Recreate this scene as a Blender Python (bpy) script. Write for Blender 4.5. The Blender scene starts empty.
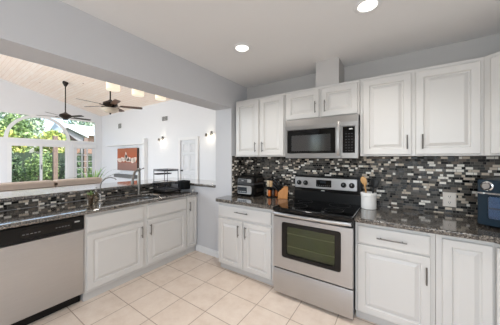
import bpy, bmesh, math, random
from mathutils import Vector, Matrix
random.seed(7)
SC = bpy.context.scene
COL = SC.collection
PI = math.pi

# ------------------------------------------------------------------ camera
cam = bpy.data.cameras.new('camera')
cam.sensor_width = 36.0
cam.lens = 218.16 / 500 * 36.0
cam.shift_y = -(162.5 - 158.07) / 500
cam.clip_start = 0.05
cam.clip_end = 300
camo = bpy.data.objects.new('camera', cam)
COL.objects.link(camo)
camo.location = (1.885, -2.7295, 1.4311)
camo.rotation_euler = (math.radians(90), 0, math.radians(33.824))
SC.camera = camo

# ------------------------------------------------------------------ world, sun, fill lights, exposure
W = bpy.data.worlds.new('world')
SC.world = W
W.use_nodes = True
nt = W.node_tree
nt.nodes.clear()
sky = nt.nodes.new('ShaderNodeTexSky')
sky.sky_type = 'NISHITA'
sky.sun_disc = False
sky.sun_elevation = math.radians(50)
sky.sun_rotation = math.radians(60)
sky.air_density = 1.0
sky.dust_density = 3.0
bg = nt.nodes.new('ShaderNodeBackground')
bg.inputs['Strength'].default_value = 0.52
wo = nt.nodes.new('ShaderNodeOutputWorld')
nt.links.new(sky.outputs[0], bg.inputs[0])
nt.links.new(bg.outputs[0], wo.inputs[0])

def light(name, kind, loc, energy, color=(1, 1, 1), rot=(0, 0, 0), **kw):
    l = bpy.data.lights.new(name, kind)
    l.energy = energy
    l.color = color
    for k, v in kw.items():
        setattr(l, k, v)
    o = bpy.data.objects.new(name, l)
    COL.objects.link(o)
    o.location = loc
    o.rotation_euler = rot
    return o

sun = light('sun', 'SUN', (0, 0, 20), 3.4, (1, .96, .88), angle=0.01)
sun.rotation_euler = Vector((-.62, -.40, -.70)).to_track_quat('-Z', 'Y').to_euler()
# added fill lights in made-up openings of the walls behind the camera
FILL_TINT = (.87, .94, 1.0)
light('fill_kitchen_rear', 'AREA', (2.25, -4.56, 1.45), 54, FILL_TINT, (PI / 2, 0, 0),
      shape='RECTANGLE', size=1.9, size_y=1.9)
light('fill_great_room', 'AREA', (-6.0, -4.54, 1.7), 262, FILL_TINT, (PI / 2, 0, 0),
      shape='RECTANGLE', size=7.0, size_y=2.8)
VS = SC.view_settings
VS.view_transform = 'Standard'
VS.look = 'None'
VS.exposure = 0.0
VS.gamma = 1.0
VS.use_curve_mapping = False
CAN_W = 5.6

# ------------------------------------------------------------------ helpers
def lin(c):
    c = c / 255.0
    return c / 12.92 if c <= .04045 else ((c + .055) / 1.055) ** 2.4

def rgb(r, g, b):
    return (lin(r), lin(g), lin(b), 1.0)

class NT:
    """tiny node builder"""
    def __init__(s, name):
        s.m = bpy.data.materials.new(name)
        s.m.use_nodes = True
        s.t = s.m.node_tree
        s.b = s.t.nodes['Principled BSDF']
    def n(s, kind, **kw):
        x = s.t.nodes.new('ShaderNode' + kind)
        for k, v in kw.items():
            setattr(x, k, v)
        return x
    def put(s, sock, v):
        if isinstance(v, bpy.types.NodeSocket):
            s.t.links.new(v, sock)
        else:
            sock.default_value = v
    def math(s, op, a, b=0.0, c=0.0):
        x = s.n('Math', operation=op)
        s.put(x.inputs[0], a)
        s.put(x.inputs[1], b)
        s.put(x.inputs[2], c)
        return x.outputs[0]
    def mix(s, f, a, b, mode='MIX'):
        x = s.n('MixRGB', blend_type=mode)
        s.put(x.inputs[0], f)
        s.put(x.inputs[1], a)
        s.put(x.inputs[2], b)
        return x.outputs[0]
    def ramp(s, f, stops, interp='LINEAR'):
        x = s.n('ValToRGB')
        x.color_ramp.interpolation = interp
        e = x.color_ramp.elements
        while len(e) < len(stops):
            e.new(.5)
        for i, (p, c) in enumerate(stops):
            e[i].position = p
            e[i].color = c
        s.put(x.inputs[0], f)
        return x.outputs[0]
    def coords(s, scale=(1, 1, 1), loc=(0, 0, 0), out='Object'):
        c = s.n('TexCoord')
        mp = s.n('Mapping')
        mp.inputs['Scale'].default_value = scale
        mp.inputs['Location'].default_value = loc
        s.t.links.new(c.outputs[out], mp.inputs[0])
        return mp.outputs[0]
    def noise(s, vec, scale, detail=3.0, rough=.5):
        x = s.n('TexNoise')
        s.t.links.new(vec, x.inputs['Vector'])
        x.inputs['Scale'].default_value = scale
        x.inputs['Detail'].default_value = detail
        x.inputs['Roughness'].default_value = rough
        return x.outputs['Fac']
    def bump(s, h, strength=.2, dist=.01):
        x = s.n('Bump')
        x.inputs['Strength'].default_value = strength
        x.inputs['Distance'].default_value = dist
        s.put(x.inputs['Height'], h)
        s.t.links.new(x.outputs[0], s.b.inputs['Normal'])
    def set(s, **kw):
        for k, v in kw.items():
            s.put(s.b.inputs[k.replace('_', ' ')], v)
        return s

def plain(name, c, rough=.5, metal=0.0, spec=.5, var=.05, nscale=9.0):
    m = NT(name)
    v = m.coords()
    f = m.noise(v, nscale)
    k = 1 - var
    dark = (c[0] * k, c[1] * k, c[2] * k, 1)
    m.set(Base_Color=m.mix(f, dark, c), Roughness=rough, Metallic=metal)
    m.b.inputs['Specular IOR Level'].default_value = spec
    return m.m

def emit(name, c, strength):
    m = NT(name)
    m.set(Base_Color=c, Emission_Color=c, Emission_Strength=strength, Roughness=.4)
    return m.m

M = {}
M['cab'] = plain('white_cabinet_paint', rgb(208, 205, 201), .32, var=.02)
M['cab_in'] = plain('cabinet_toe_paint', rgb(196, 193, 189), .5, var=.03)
M['wall_grey'] = plain('grey_wall_paint', rgb(193, 190, 187), .85, spec=.2, var=.02)
M['wall_grey_lit'] = plain('lit_grey_wall_paint', rgb(204, 204, 206), .85, spec=.2, var=.02)  # same grey paint, lightened for the brighter light on left and half walls
M['wall_white'] = plain('white_wall_paint', rgb(232, 233, 235), .85, spec=.2, var=.02)
M['ceil'] = plain('ceiling_paint', rgb(236, 235, 234), .9, spec=.2, var=.02)
M['trim'] = plain('white_trim_paint', rgb(236, 236, 236), .4, var=.02)
M['nickel'] = plain('satin_nickel', rgb(150, 146, 140), .3, 1.0)
M['dark_nickel'] = plain('handle_nickel', rgb(120, 117, 113), .3, 1.0)
M['chrome'] = plain('chrome', rgb(205, 205, 205), .12, 1.0)
M['black'] = plain('black_plastic', rgb(13, 13, 13), .32, spec=.28)
M['black_gloss'] = plain('black_glass', rgb(7, 7, 7), .07, spec=.4)
M['black_matte'] = plain('black_coated_wire', rgb(44, 46, 52), .45)
M['dark_grey'] = plain('dark_grey_plastic', rgb(58, 58, 60), .4)
M['light_mark'] = plain('pale_print', rgb(190, 190, 188), .5)
M['dim_mark'] = plain('dim_print', rgb(105, 105, 105), .5)
M['lcd'] = plain('dark_display', rgb(40, 46, 52), .15)
M['white_ceramic'] = plain('white_ceramic', rgb(232, 230, 226), .25)
M['plate'] = plain('ivory_plastic', rgb(236, 224, 212), .4)
M['bronze'] = plain('dark_bronze', rgb(48, 41, 37), .4, .6)
M['orange'] = plain('orange_spice', rgb(206, 110, 40), .4)
M['red_spice'] = plain('rust_spice', rgb(170, 88, 52), .45)
M['pale_spice'] = plain('pale_spice', rgb(206, 188, 160), .45)
M['dark_spice'] = plain('dark_spice', rgb(56, 38, 28), .45)
M['tan_spice'] = plain('tan_spice', rgb(196, 160, 118), .45)
M['leather'] = plain('tan_leather', rgb(232, 212, 196), .5, var=.12, nscale=14)
M['leather_dark'] = plain('tan_leather_seam', rgb(88, 70, 58), .6)
M['blue'] = plain('navy_enamel', rgb(15, 35, 48), .3, spec=.3)
M['blue_light'] = plain('blue_oven_lining', rgb(70, 118, 150), .25, .3)
M['door_white'] = plain('white_door_paint', rgb(222, 223, 225), .4, var=.02)

def wood(name, c1, c2, rough=.45, scale=(2, 2, 30)):
    m = NT(name)
    v = m.coords(scale)
    f = m.noise(v, 3.0, 5.0, .6)
    m.set(Base_Color=m.ramp(f, [(.3, c1), (.7, c2)]), Roughness=rough)
    return m.m
M['wood_blond'] = wood('blond_wood', rgb(186, 118, 58), rgb(212, 150, 88), .45, (30, 30, 3))
M['wood_spoon'] = wood('spoon_wood', rgb(190, 140, 82), rgb(216, 172, 116), .5, (40, 40, 5))
M['wood_walnut'] = wood('walnut_blade', rgb(72, 50, 38), rgb(110, 82, 64), .4, (3, 30, 30))
M['bark'] = wood('brown_post_wood', rgb(112, 95, 87), rgb(150, 132, 122), .8, (12, 12, 2))
M['dark_fence'] = wood('dark_fence_wood', rgb(40, 58, 42), rgb(62, 82, 62), .8, (4, 12, 1))

def stainless(name='brushed_stainless', lo=(180, 180, 181), hi=(200, 200, 201)):
    m = NT(name)
    v = m.coords((2, 2, 160))
    f = m.noise(v, 4.0, 4.0, .6)
    v2 = m.coords((2.2, 2.2, 1.1))
    g = m.noise(v2, 2.2, 4.0, .6)
    base = m.mix(f, rgb(*lo), rgb(*hi))
    r = m.math('ADD', m.math('MULTIPLY', f, .10), m.math('MULTIPLY_ADD', g, .22, .18))
    m.set(Base_Color=base, Metallic=1.0, Roughness=r)
    m.bump(f, .04, .001)
    return m.m
M['steel'] = stainless()
M['steel_grey'] = stainless('grey_stainless', (150, 147, 144), (170, 167, 164))

def granite(name='speckled_granite', cw=.5, cior=1.6):
    m = NT(name)
    v = m.coords()
    vo = m.n('TexVoronoi')
    vo.inputs['Scale'].default_value = 130.0
    m.t.links.new(v, vo.inputs['Vector'])
    sep = m.n('SeparateColor')
    m.t.links.new(vo.outputs['Color'], sep.inputs[0])
    nz = m.noise(v, 30.0, 4.0, .65)
    k = m.math('ADD', m.math('MULTIPLY', sep.outputs[0], .62), m.math('MULTIPLY', nz, .42))
    c = m.ramp(k, [(.0, rgb(16, 15, 14)), (.30, rgb(36, 33, 31)), (.46, rgb(72, 66, 60)),
                   (.62, rgb(96, 90, 83)), (.80, rgb(142, 134, 124)), (.95, rgb(52, 47, 43))])
    m.set(Base_Color=c, Roughness=.10, Coat_Weight=cw, Coat_Roughness=.05, Coat_IOR=cior)
    return m.m
M['granite'] = granite()
M['granite_polished'] = granite('polished_granite', 1.0, 2.1)

def mosaic():
    m = NT('glass_and_stone_mosaic')
    tc = m.n('TexCoord')
    sp = m.n('SeparateXYZ')
    m.t.links.new(tc.outputs['Object'], sp.inputs[0])
    u = m.math('ADD', m.math('ADD', sp.outputs[0], sp.outputs[1]), 20.0)
    v = m.math('ADD', sp.outputs[2], 0.0)
    H = .0237
    vr = m.math('DIVIDE', v, H)
    row = m.math('FLOOR', vr)
    fv = m.math('FRACT', vr)
    def hash2(a, b, w=0.0):
        cb = m.n('CombineXYZ')
        m.put(cb.inputs[0], a)
        m.put(cb.inputs[1], b)
        cb.inputs[2].default_value = w
        wn = m.n('TexWhiteNoise', noise_dimensions='3D')
        m.t.links.new(cb.outputs[0], wn.inputs['Vector'])
        return wn.outputs['Value']
    off = hash2(row, 3.7)
    Wd = .0748
    uu = m.math('ADD', m.math('DIVIDE', u, Wd), m.math('MULTIPLY', off, 7.0))
    colm = m.math('FLOOR', uu)
    fu = m.math('FRACT', uu)
    # each cell splits in two at a random place
    sel = hash2(colm, row, 1.3)
    split = m.math('MULTIPLY_ADD', m.math('FLOOR', m.math('MULTIPLY', sel, 1.999)), .3333, .3333)
    sec = m.math('GREATER_THAN', fu, split)
    idx = m.math('ADD', m.math('MULTIPLY', colm, 2.0), sec)
    h = hash2(idx, row, 5.1)
    c = m.ramp(h, [(0, rgb(6, 6, 6)), (.19, rgb(73, 71, 67)), (.36, rgb(90, 86, 81)),
                   (.52, rgb(58, 57, 55)), (.63, rgb(110, 100, 90)), (.71, rgb(101, 97, 92)), (.79, rgb(204, 190, 172)),
                   (.90, rgb(240, 234, 224))], 'CONSTANT')
    # distance to the tile edges in metres
    d1 = m.math('MINIMUM', fu, m.math('SUBTRACT', 1.0, fu))
    d2 = m.math('ABSOLUTE', m.math('SUBTRACT', fu, split))
    du = m.math('MULTIPLY', m.math('MINIMUM', d1, d2), Wd)
    dv = m.math('MULTIPLY', m.math('MINIMUM', fv, m.math('SUBTRACT', 1.0, fv)), H)
    d = m.math('MINIMUM', du, dv)
    tile = m.math('GREATER_THAN', d, .0013)
    col = m.mix(tile, rgb(116, 111, 104), c)
    h2 = hash2(idx, row, 9.4)
    rt = m.math('MULTIPLY_ADD', m.math('GREATER_THAN', h2, .35), .3, .12)
    m.set(Base_Color=col, Roughness=m.mix(tile, (.8, .8, .8, 1), rt))
    m.b.inputs['Specular IOR Level'].default_value = .2
    hgt = m.math('MINIMUM', m.math('DIVIDE', d, .002), 1.0)
    m.bump(hgt, .35, .002)
    return m.m
M['mosaic'] = mosaic()

def floor_tile():
    m = NT('beige_floor_tile')
    tc = m.n('TexCoord')
    sp = m.n('SeparateXYZ')
    m.t.links.new(tc.outputs['Object'], sp.inputs[0])
    T = .3475
    a = m.math('DIVIDE', m.math('ADD', sp.outputs[0], 20 * T - .058 + .0), T)
    b = m.math('DIVIDE', m.math('ADD', sp.outputs[1], 20 * T + .924), T)
    fa, fb = m.math('FRACT', a), m.math('FRACT', b)
    da = m.math('MINIMUM', fa, m.math('SUBTRACT', 1.0, fa))
    db = m.math('MINIMUM', fb, m.math('SUBTRACT', 1.0, fb))
    d = m.math('MULTIPLY', m.math('MINIMUM', da, db), T)
    tile = m.math('GREATER_THAN', d, .0036)
    cb = m.n('CombineXYZ')
    m.put(cb.inputs[0], m.math('FLOOR', a))
    m.put(cb.inputs[1], m.math('FLOOR', b))
    wn = m.n('TexWhiteNoise', noise_dimensions='3D')
    m.t.links.new(cb.outputs[0], wn.inputs['Vector'])
    v = m.coords()
    n1 = m.noise(v, 7.0, 6.0, .65)
    n2 = m.noise(v, 42.0, 3.0, .5)
    base = m.ramp(n1, [(.25, rgb(216, 197, 180)), (.5, rgb(231, 215, 200)), (.75, rgb(240, 227, 213))])
    base = m.mix(m.math('MULTIPLY', n2, .28), base, rgb(206, 186, 170))
    base = m.mix(m.math('MULTIPLY', wn.outputs['Value'], .16), base, rgb(212, 192, 176))
    m.set(Base_Color=m.mix(tile, rgb(176, 156, 140), base),
          Roughness=m.mix(tile, (.8, .8, .8, 1), (.38, .38, .38, 1)))
    m.bump(m.math('MINIMUM', m.math('DIVIDE', d, .006), 1.0), .3, .003)
    return m.m
M['floor'] = floor_tile()

def planks():
    m = NT('pale_pine_planks')
    tc = m.n('TexCoord')
    sp = m.n('SeparateXYZ')
    m.t.links.new(tc.outputs['Object'], sp.inputs[0])
    P = .10
    a = m.math('DIVIDE', m.math('ADD', sp.outputs[1], 20.0), P)
    row = m.math('FLOOR', a)
    fr = m.math('FRACT', a)
    cb = m.n('CombineXYZ')
    m.put(cb.inputs[0], row)
    wn = m.n('TexWhiteNoise', noise_dimensions='3D')
    m.t.links.new(cb.outputs[0], wn.inputs['Vector'])
    v = m.coords((.9, 9, 9))
    g = m.noise(v, 2.0, 4.0, .55)
    base = m.ramp(g, [(.3, rgb(244, 226, 210)), (.7, rgb(252, 242, 232))])
    base = m.mix(m.math('MULTIPLY', wn.outputs['Value'], .35), base, rgb(240, 216, 196))
    # knots
    vo = m.n('TexVoronoi')
    vo.inputs['Scale'].default_value = 1.3
    m.t.links.new(m.coords((.7, 1.6, 1)), vo.inputs['Vector'])
    kn = m.math('LESS_THAN', vo.outputs['Distance'], .045)
    base = m.mix(m.math('MULTIPLY', kn, .7), base, rgb(146, 96, 68))
    edge = m.math('LESS_THAN', m.math('MINIMUM', fr, m.math('SUBTRACT', 1.0, fr)), .03)
    m.set(Base_Color=m.mix(edge, base, rgb(224, 200, 178)), Roughness=.55)
    return m.m
M['planks'] = planks()

def glass(name, tint=(1, 1, 1, 1), refl=.08, rough=.02):
    m = NT(name)
    t = m.t
    t.nodes.remove(m.b)
    out = [x for x in t.nodes if x.type == 'OUTPUT_MATERIAL'][0]
    tr = m.n('BsdfTransparent')
    tr.inputs[0].default_value = tint
    gl = m.n('BsdfGlossy')
    gl.inputs['Roughness'].default_value = rough
    lw = m.n('LayerWeight')
    lw.inputs['Blend'].default_value = .25
    fac = m.math('MULTIPLY_ADD', lw.outputs['Fresnel'], .6, refl)
    mx = m.n('MixShader')
    m.put(mx.inputs[0], fac)
    t.links.new(tr.outputs[0], mx.inputs[1])
    t.links.new(gl.outputs[0], mx.inputs[2])
    t.links.new(mx.outputs[0], out.inputs[0])
    return m.m
M['pane'] = glass('window_glass', (1, 1, 1, 1), .01)
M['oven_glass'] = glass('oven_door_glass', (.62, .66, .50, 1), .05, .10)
M['micro_glass'] = glass('microwave_door_glass', (.30, .30, .30, 1), .16, .12)
M['toaster_glass'] = glass('toaster_oven_glass', (.7, .82, .92, 1), .10, .03)
M['jar_glass'] = glass('jar_glass', (.86, .80, .70, 1), .06, .05)
M['oven_reflect'] = plain('oven_liner_reflection_green', rgb(100, 112, 62), .4)  # olive tint paints the green window reflection into the liner
M['rack'] = plain('oven_rack_wire', rgb(200, 198, 180), .35, .4)
M['micro_in'] = plain('microwave_lining', rgb(150, 150, 148), .4)
M['shade'] = emit('cream_lamp_shade', (1.0, .88, .68, 1), .62)
M['bowl'] = plain('alabaster_bowl', rgb(206, 194, 176), .4)
M['bulb'] = emit('warm_bulb', (1.0, .86, .66, 1), 4.5)
M['lens'] = emit('downlight_lens', (1.0, .95, .86, 1), 6.0)

def leafmat(name, c1, c2, c3):
    m = NT(name)
    g = m.n('NewGeometry')
    c = m.ramp(g.outputs['Random Per Island'], [(0, c1), (.5, c2), (1, c3)])
    m.set(Base_Color=c, Roughness=.55)
    m.b.inputs['Transmission Weight'].default_value = 0
    return m.m
M['leaf_a'] = leafmat('leaf_mid_green', rgb(84, 116, 70), rgb(126, 156, 92), rgb(170, 196, 132))
M['leaf_b'] = leafmat('leaf_yellow_green', rgb(116, 146, 78), rgb(160, 182, 96), rgb(214, 204, 112))
M['leaf_c'] = leafmat('leaf_dark_green', rgb(48, 70, 56), rgb(76, 104, 72), rgb(112, 142, 98))
M['leaf_d'] = leafmat('leaf_grey_green', rgb(128, 156, 128), rgb(168, 190, 160), rgb(206, 220, 200))
M['leaf_e'] = leafmat('houseplant_leaf', rgb(90, 146, 66), rgb(130, 184, 84), rgb(170, 210, 120))
M['leaf_f'] = leafmat('arching_leaf', rgb(96, 112, 96), rgb(120, 134, 116), rgb(140, 150, 132))
M['ground'] = plain('lawn', rgb(104, 122, 72), .9, var=.3)
M['metal_roof'] = plain('white_metal_roof', rgb(226, 232, 238), .5, var=.03)
M['house_wall'] = plain('brown_house_wall', rgb(150, 122, 108), .8, var=.1)
M['house_grey'] = plain('grey_house_gable', rgb(150, 152, 156), .8, var=.06)

def canvas():
    m = NT('rust_canvas')
    tc = m.n('TexCoord')
    sp = m.n('SeparateXYZ')
    m.t.links.new(tc.outputs['Object'], sp.inputs[0])
    n = m.noise(m.coords(), 2.4, 4.0, .6)
    k = m.math('ADD', sp.outputs[2], m.math('MULTIPLY_ADD', n, .10, -.05))
    m.set(Base_Color=m.mix(m.math('MULTIPLY', n, .2), m.ramp(k, [(.0, rgb(140, 112, 104)), (.34, rgb(150, 116, 106)), (.37, rgb(158, 84, 58)), (.66, rgb(176, 96, 64)), (.9, rgb(166, 100, 72))]), rgb(168, 96, 66)), Roughness=.8)
    return m.m
M['canvas'] = canvas()
M['canvas_edge'] = plain('canvas_edge', rgb(84, 66, 58), .8)
M['paint_white'] = plain('pale_brushwork', rgb(236, 216, 202), .8, var=.15)

# -------------------------------------------------------------- mesh helpers
def box(bm, x0, x1, y0, y1, z0, z1):
    v = [bm.verts.new((x, y, z)) for z in (z0, z1) for y in (y0, y1) for x in (x0, x1)]
    for f in ((0, 2, 3, 1), (4, 5, 7, 6), (0, 1, 5, 4), (2, 6, 7, 3), (0, 4, 6, 2), (1, 3, 7, 5)):
        bm.faces.new([v[i] for i in f])

class Frame:
    """a wall-like frame: u along, v up, w out of the face"""
    def __init__(s, o, du, n):
        s.o, s.du, s.n = Vector(o), Vector(du).normalized(), Vector(n).normalized()
    def p(s, u, v, w):
        return s.o + s.du * u + s.n * w + Vector((0, 0, v))

def fbox(bm, F, u0, u1, v0, v1, w0, w1):
    v = [bm.verts.new(F.p(a, b, c)) for c in (w0, w1) for b in (v0, v1) for a in (u0, u1)]
    for f in ((0, 2, 3, 1), (4, 5, 7, 6), (0, 1, 5, 4), (2, 6, 7, 3), (0, 4, 6, 2), (1, 3, 7, 5)):
        bm.faces.new([v[i] for i in f])

def loops(bm, rings, cap0=True, cap1=True):
    vs = [[bm.verts.new(p) for p in r] for r in rings]
    n = len(vs[0])
    for a, b in zip(vs, vs[1:]):
        for i in range(n):
            bm.faces.new((a[i], a[(i + 1) % n], b[(i + 1) % n], b[i]))
    if cap0:
        bm.faces.new(vs[0][::-1])
    if cap1:
        bm.faces.new(vs[-1])

def panel(bm, F, u0, u1, v0, v1, t=.02, fw=.055, w0=0.0):
    """raised-panel cabinet front"""
    def ring(i, w):
        return [F.p(u0 + i, v0 + i, w), F.p(u1 - i, v0 + i, w), F.p(u1 - i, v1 - i, w), F.p(u0 + i, v1 - i, w)]
    fw = min(fw, (u1 - u0) * .24, (v1 - v0) * .3)
    r = [ring(0, w0), ring(0, w0 + t - .005), ring(.005, w0 + t), ring(fw - .004, w0 + t), ring(fw + .003, w0 + t - .012),
         ring(fw + .011, w0 + t - .012), ring(fw + .034, w0 + t - .002), ring(fw + .036, w0 + t - .001)]
    loops(bm, r)

def slab(bm, F, u0, u1, v0, v1, t=.02, w0=0.0, e=.012):
    """flat drawer front with an eased edge"""
    def ring(i, w):
        return [F.p(u0 + i, v0 + i, w), F.p(u1 - i, v0 + i, w), F.p(u1 - i, v1 - i, w), F.p(u0 + i, v1 - i, w)]
    loops(bm, [ring(0, w0), ring(0, w0 + t - .008), ring(.004, w0 + t - .003), ring(e, w0 + t), ring(e + .003, w0 + t)])

def tube(bm, pts, r, seg=8, r1=None, cyclic=False):
    pts = [Vector(p) for p in pts]
    n = len(pts)
    rings = []
    up = None
    for i, p in enumerate(pts):
        t = (pts[min(i + 1, n - 1)] - pts[max(i - 1, 0)]).normalized()
        if up is None:
            up = Vector((0, 0, 1)) if abs(t.z) < .9 else Vector((1, 0, 0))
        a = t.cross(up).normalized()
        b = a.cross(t).normalized()
        up = b
        rr = r if r1 is None else r + (r1 - r) * i / (n - 1)
        rings.append([p + (a * math.cos(2 * PI * k / seg) + b * math.sin(2 * PI * k / seg)) * rr for k in range(seg)])
    loops(bm, rings)

def lathe(bm, prof, c=(0, 0, 0), seg=20, axis='Z', cap=True):
    c = Vector(c)
    rings = []
    for r, h in prof:
        ring = []
        for k in range(seg):
            a = 2 * PI * k / seg
            x, y = r * math.cos(a), r * math.sin(a)
            d = {'Z': (x, y, h), 'Y': (x, h, y), 'X': (h, x, y)}[axis]
            ring.append(c + Vector(d))
        rings.append(ring)
    loops(bm, rings, cap, cap)

def prism(bm, poly, z0, z1):
    a = [bm.verts.new((x, y, z0)) for x, y in poly]
    b = [bm.verts.new((x, y, z1)) for x, y in poly]
    bm.faces.new(a[::-1])
    bm.faces.new(b)
    n = len(poly)
    for i in range(n):
        bm.faces.new((a[i], a[(i + 1) % n], b[(i + 1) % n], b[i]))

def xprism(bm, poly, x0, x1):
    a = [bm.verts.new((x0, y, z)) for y, z in poly]
    b = [bm.verts.new((x1, y, z)) for y, z in poly]
    bm.faces.new(a[::-1])
    bm.faces.new(b)
    n = len(poly)
    for i in range(n):
        bm.faces.new((a[i], a[(i + 1) % n], b[(i + 1) % n], b[i]))

def B():
    return bmesh.new()

def root_of(o):
    while o.parent:
        o = o.parent
    return o

def obj(name, bm, mat, parent=None, smooth=False, bevel=0, seg=2, keep=False):
    bmesh.ops.recalc_face_normals(bm, faces=bm.faces)
    if parent is not None:
        bmesh.ops.translate(bm, verts=bm.verts, vec=-root_of(parent).location)
    loc = Vector((0, 0, 0))
    if parent is None and not keep:
        xs = [v.co for v in bm.verts]
        loc = Vector(((min(v.x for v in xs) + max(v.x for v in xs)) / 2, (min(v.y for v in xs) + max(v.y for v in xs)) / 2, min(v.z for v in xs)))
        bmesh.ops.translate(bm, verts=bm.verts, vec=-loc)
    me = bpy.data.meshes.new(name)
    bm.to_mesh(me)
    bm.free()
    me.materials.append(mat)
    o = bpy.data.objects.new(name, me)
    COL.objects.link(o)
    o.location = loc
    if parent is not None:
        o.parent = parent
    if smooth:
        for p in me.polygons:
            p.use_smooth = True
        if smooth == 'auto':
            me.set_sharp_from_angle(angle=math.radians(40))
    if bevel:
        md = o.modifiers.new('edge', 'BEVEL')
        md.width = bevel
        md.segments = seg
        md.limit_method = 'ANGLE'
        md.angle_limit = math.radians(40)
        for p in me.polygons:
            p.use_smooth = True
        md.harden_normals = True
    return o

def tag(o, label, cat, group=None):
    o['label'] = label
    o['category'] = cat
    if group:
        o['group'] = group
    return o

def thing(name, label, cat, loc=(0, 0, 0), group=None):
    o = bpy.data.objects.new(name, None)
    COL.objects.link(o)
    o.location = loc
    o.empty_display_size = .1
    return tag(o, label, cat, group)

def struct(name, bm, mat, parent=None, bevel=0, **kw):
    o = obj(name, bm, mat, parent, bevel=bevel, keep=True, **kw)
    if parent is None:
        o['kind'] = 'structure'
    return o

def dup(root, loc, label, rotz=None, group=None):
    r = root.copy()
    COL.objects.link(r)
    r.location = loc
    if rotz is not None:
        r.rotation_euler = (0, 0, rotz)
    r['label'] = label
    if group:
        r['group'] = group
    def rec(src, dst):
        for ch in list(src.children):
            c = ch.copy()
            COL.objects.link(c)
            c.parent = dst
            rec(ch, c)
    rec(root, r)
    return r

BACK = Frame((0, 0, 0), (1, 0, 0), (0, -1, 0))          # u = x, w = -y
PEN = Frame((0, 0, 0), (0, 1, 0), (1, 0, 0))            # u = y, w = x

def pull(F, u, v, w, vert, L=.13, parent=None, mat=None):
    """bar pull with two posts, centred on u,v, standing off the face at w"""
    bm = B()
    a = L / 2
    def P(s, ww):
        return F.p(u, v + s, ww) if vert else F.p(u + s, v, ww)
    tube(bm, [P(-a, w + .028), P(-a * .5, w + .031), P(a * .5, w + .031), P(a, w + .028)], .0055, 8)
    for s in (-a * .72, a * .72):
        tube(bm, [P(s, w), P(s, w + .029)], .004, 8)
    return obj('handle', bm, mat or M['dark_nickel'], parent, smooth='auto')

# ================================================================== SETTING
CZ = 2.495
bm = B(); box(bm, -10.9, 3.4, -4.7, 2.6, -.1, 0); struct('floor', bm, M['floor'])
bm = B(); box(bm, 0, 3.4, -4.7, .12, CZ, CZ + .1); struct('ceiling', bm, M['ceil'])
bm = B(); box(bm, 0, 3.4, 0, .12, 0, CZ); struct('wall_back', bm, M['wall_grey'])
bm = B(); box(bm, 3.3, 3.4, -4.7, 0, 0, CZ); struct('wall_right', bm, M['wall_grey'])
# rear kitchen wall with an opening added for the fill light
bm = B()
box(bm, 0, 1.3, -4.7, -4.6, 0, CZ); box(bm, 3.2, 3.3, -4.7, -4.6, 0, CZ)
box(bm, 1.3, 3.2, -4.7, -4.6, 0, .45); box(bm, 1.3, 3.2, -4.7, -4.6, 2.42, CZ)
struct('wall_rear', bm, M['wall_grey'])
# left wall: pillar, header beam, gable above the header on the great-room side
YR = -2.4
def vz(y):
    return 3.585 + .265 * (2.4 - y) if y > YR else 3.585 + .265 * (2.4 - YR) - .265 * (YR - y)
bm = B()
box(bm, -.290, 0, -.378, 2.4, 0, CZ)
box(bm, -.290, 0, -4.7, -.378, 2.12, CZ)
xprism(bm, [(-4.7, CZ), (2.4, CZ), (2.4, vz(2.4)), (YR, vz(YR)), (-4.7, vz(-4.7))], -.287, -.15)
struct('wall_left', bm, M['wall_grey_lit'])
# half wall behind the sink run
HX = -1.31
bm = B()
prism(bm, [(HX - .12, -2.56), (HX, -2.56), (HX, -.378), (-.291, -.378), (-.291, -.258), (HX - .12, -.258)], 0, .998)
struct('wall_half', bm, M['wall_grey_lit'])
bm = B(); box(bm, HX + .0005, HX + .008, -2.555, -.382, .917, .997); struct('wall_tile_bar', bm, M['mosaic'])
bm = B(); box(bm, .0005, 3.295, -.009, -.0005, .60, 1.46); struct('wall_tile_back', bm, M['mosaic'])
bm = B(); box(bm, .0005, .009, -.363, -.0095, .917, 1.46); struct('wall_tile_left', bm, M['mosaic'])
# far wall of the great room, door set into it
bm = B(); box(bm, -10.9, 0, 2.4, 2.5, 0, vz(2.4) + .1); struct('wall_far', bm, M['wall_white'])
bm = B()
for a, b in ((-10.9, -9.6), (-2.4, -.287)):
    box(bm, a, b, -4.7, -4.6, 0, vz(-4.6) + .1)
box(bm, -9.6, -2.4, -4.7, -4.6, 0, .25); box(bm, -9.6, -2.4, -4.7, -4.6, 3.15, vz(-4.6) + .1)  # unseen opening added for the great-room fill light
struct('wall_front', bm, M['wall_white'])
GX = -10.8
def gz(y0, y1, zb):
    ys = [y0] + ([YR] if y0 < YR < y1 else []) + [y1]
    return [(y0, zb), (y1, zb)] + [(y, vz(y) + .02) for y in reversed(ys)]
bm = B()
xprism(bm, gz(2.13, 2.4, 0), GX - .1, GX)
xprism(bm, gz(-4.7, -2.25, 0), GX - .1, GX)
xprism(bm, gz(-2.25, 2.13, 3.27), GX - .1, GX)
box(bm, GX - .1, GX, -2.25, 2.13, 2.05, 2.20)
box(bm, GX - .1, GX, 1.02, 1.18, 0, 2.05)
box(bm, GX - .1, GX, -1.10, -.92, 0, 2.05)
struct('wall_gable', bm, M['wall_white'])
bm = B()
xprism(bm, [(2.5, vz(2.5)), (YR, vz(YR)), (-4.7, vz(-4.7)), (-4.7, vz(-4.7) + .1), (YR, vz(YR) + .1), (2.5, vz(2.5) + .1)], -10.9, -.15)
struct('ceiling_vault', bm, M['planks'])
bm = B()
def strip(y0, y1, drop, x0, x1):
    xprism(bm, [(y0, vz(y0) - drop), (y1, vz(y1) - drop), (y1, vz(y1) - .001), (y0, vz(y0) - .001)], x0, x1)
strip(YR, 2.399, .07, GX + .001, GX + .025)
strip(-4.59, YR, .07, GX + .001, GX + .025)
box(bm, GX + .025, -.29, 2.375, 2.3995, vz(2.4) - .06, vz(2.4) + .005)
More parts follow.
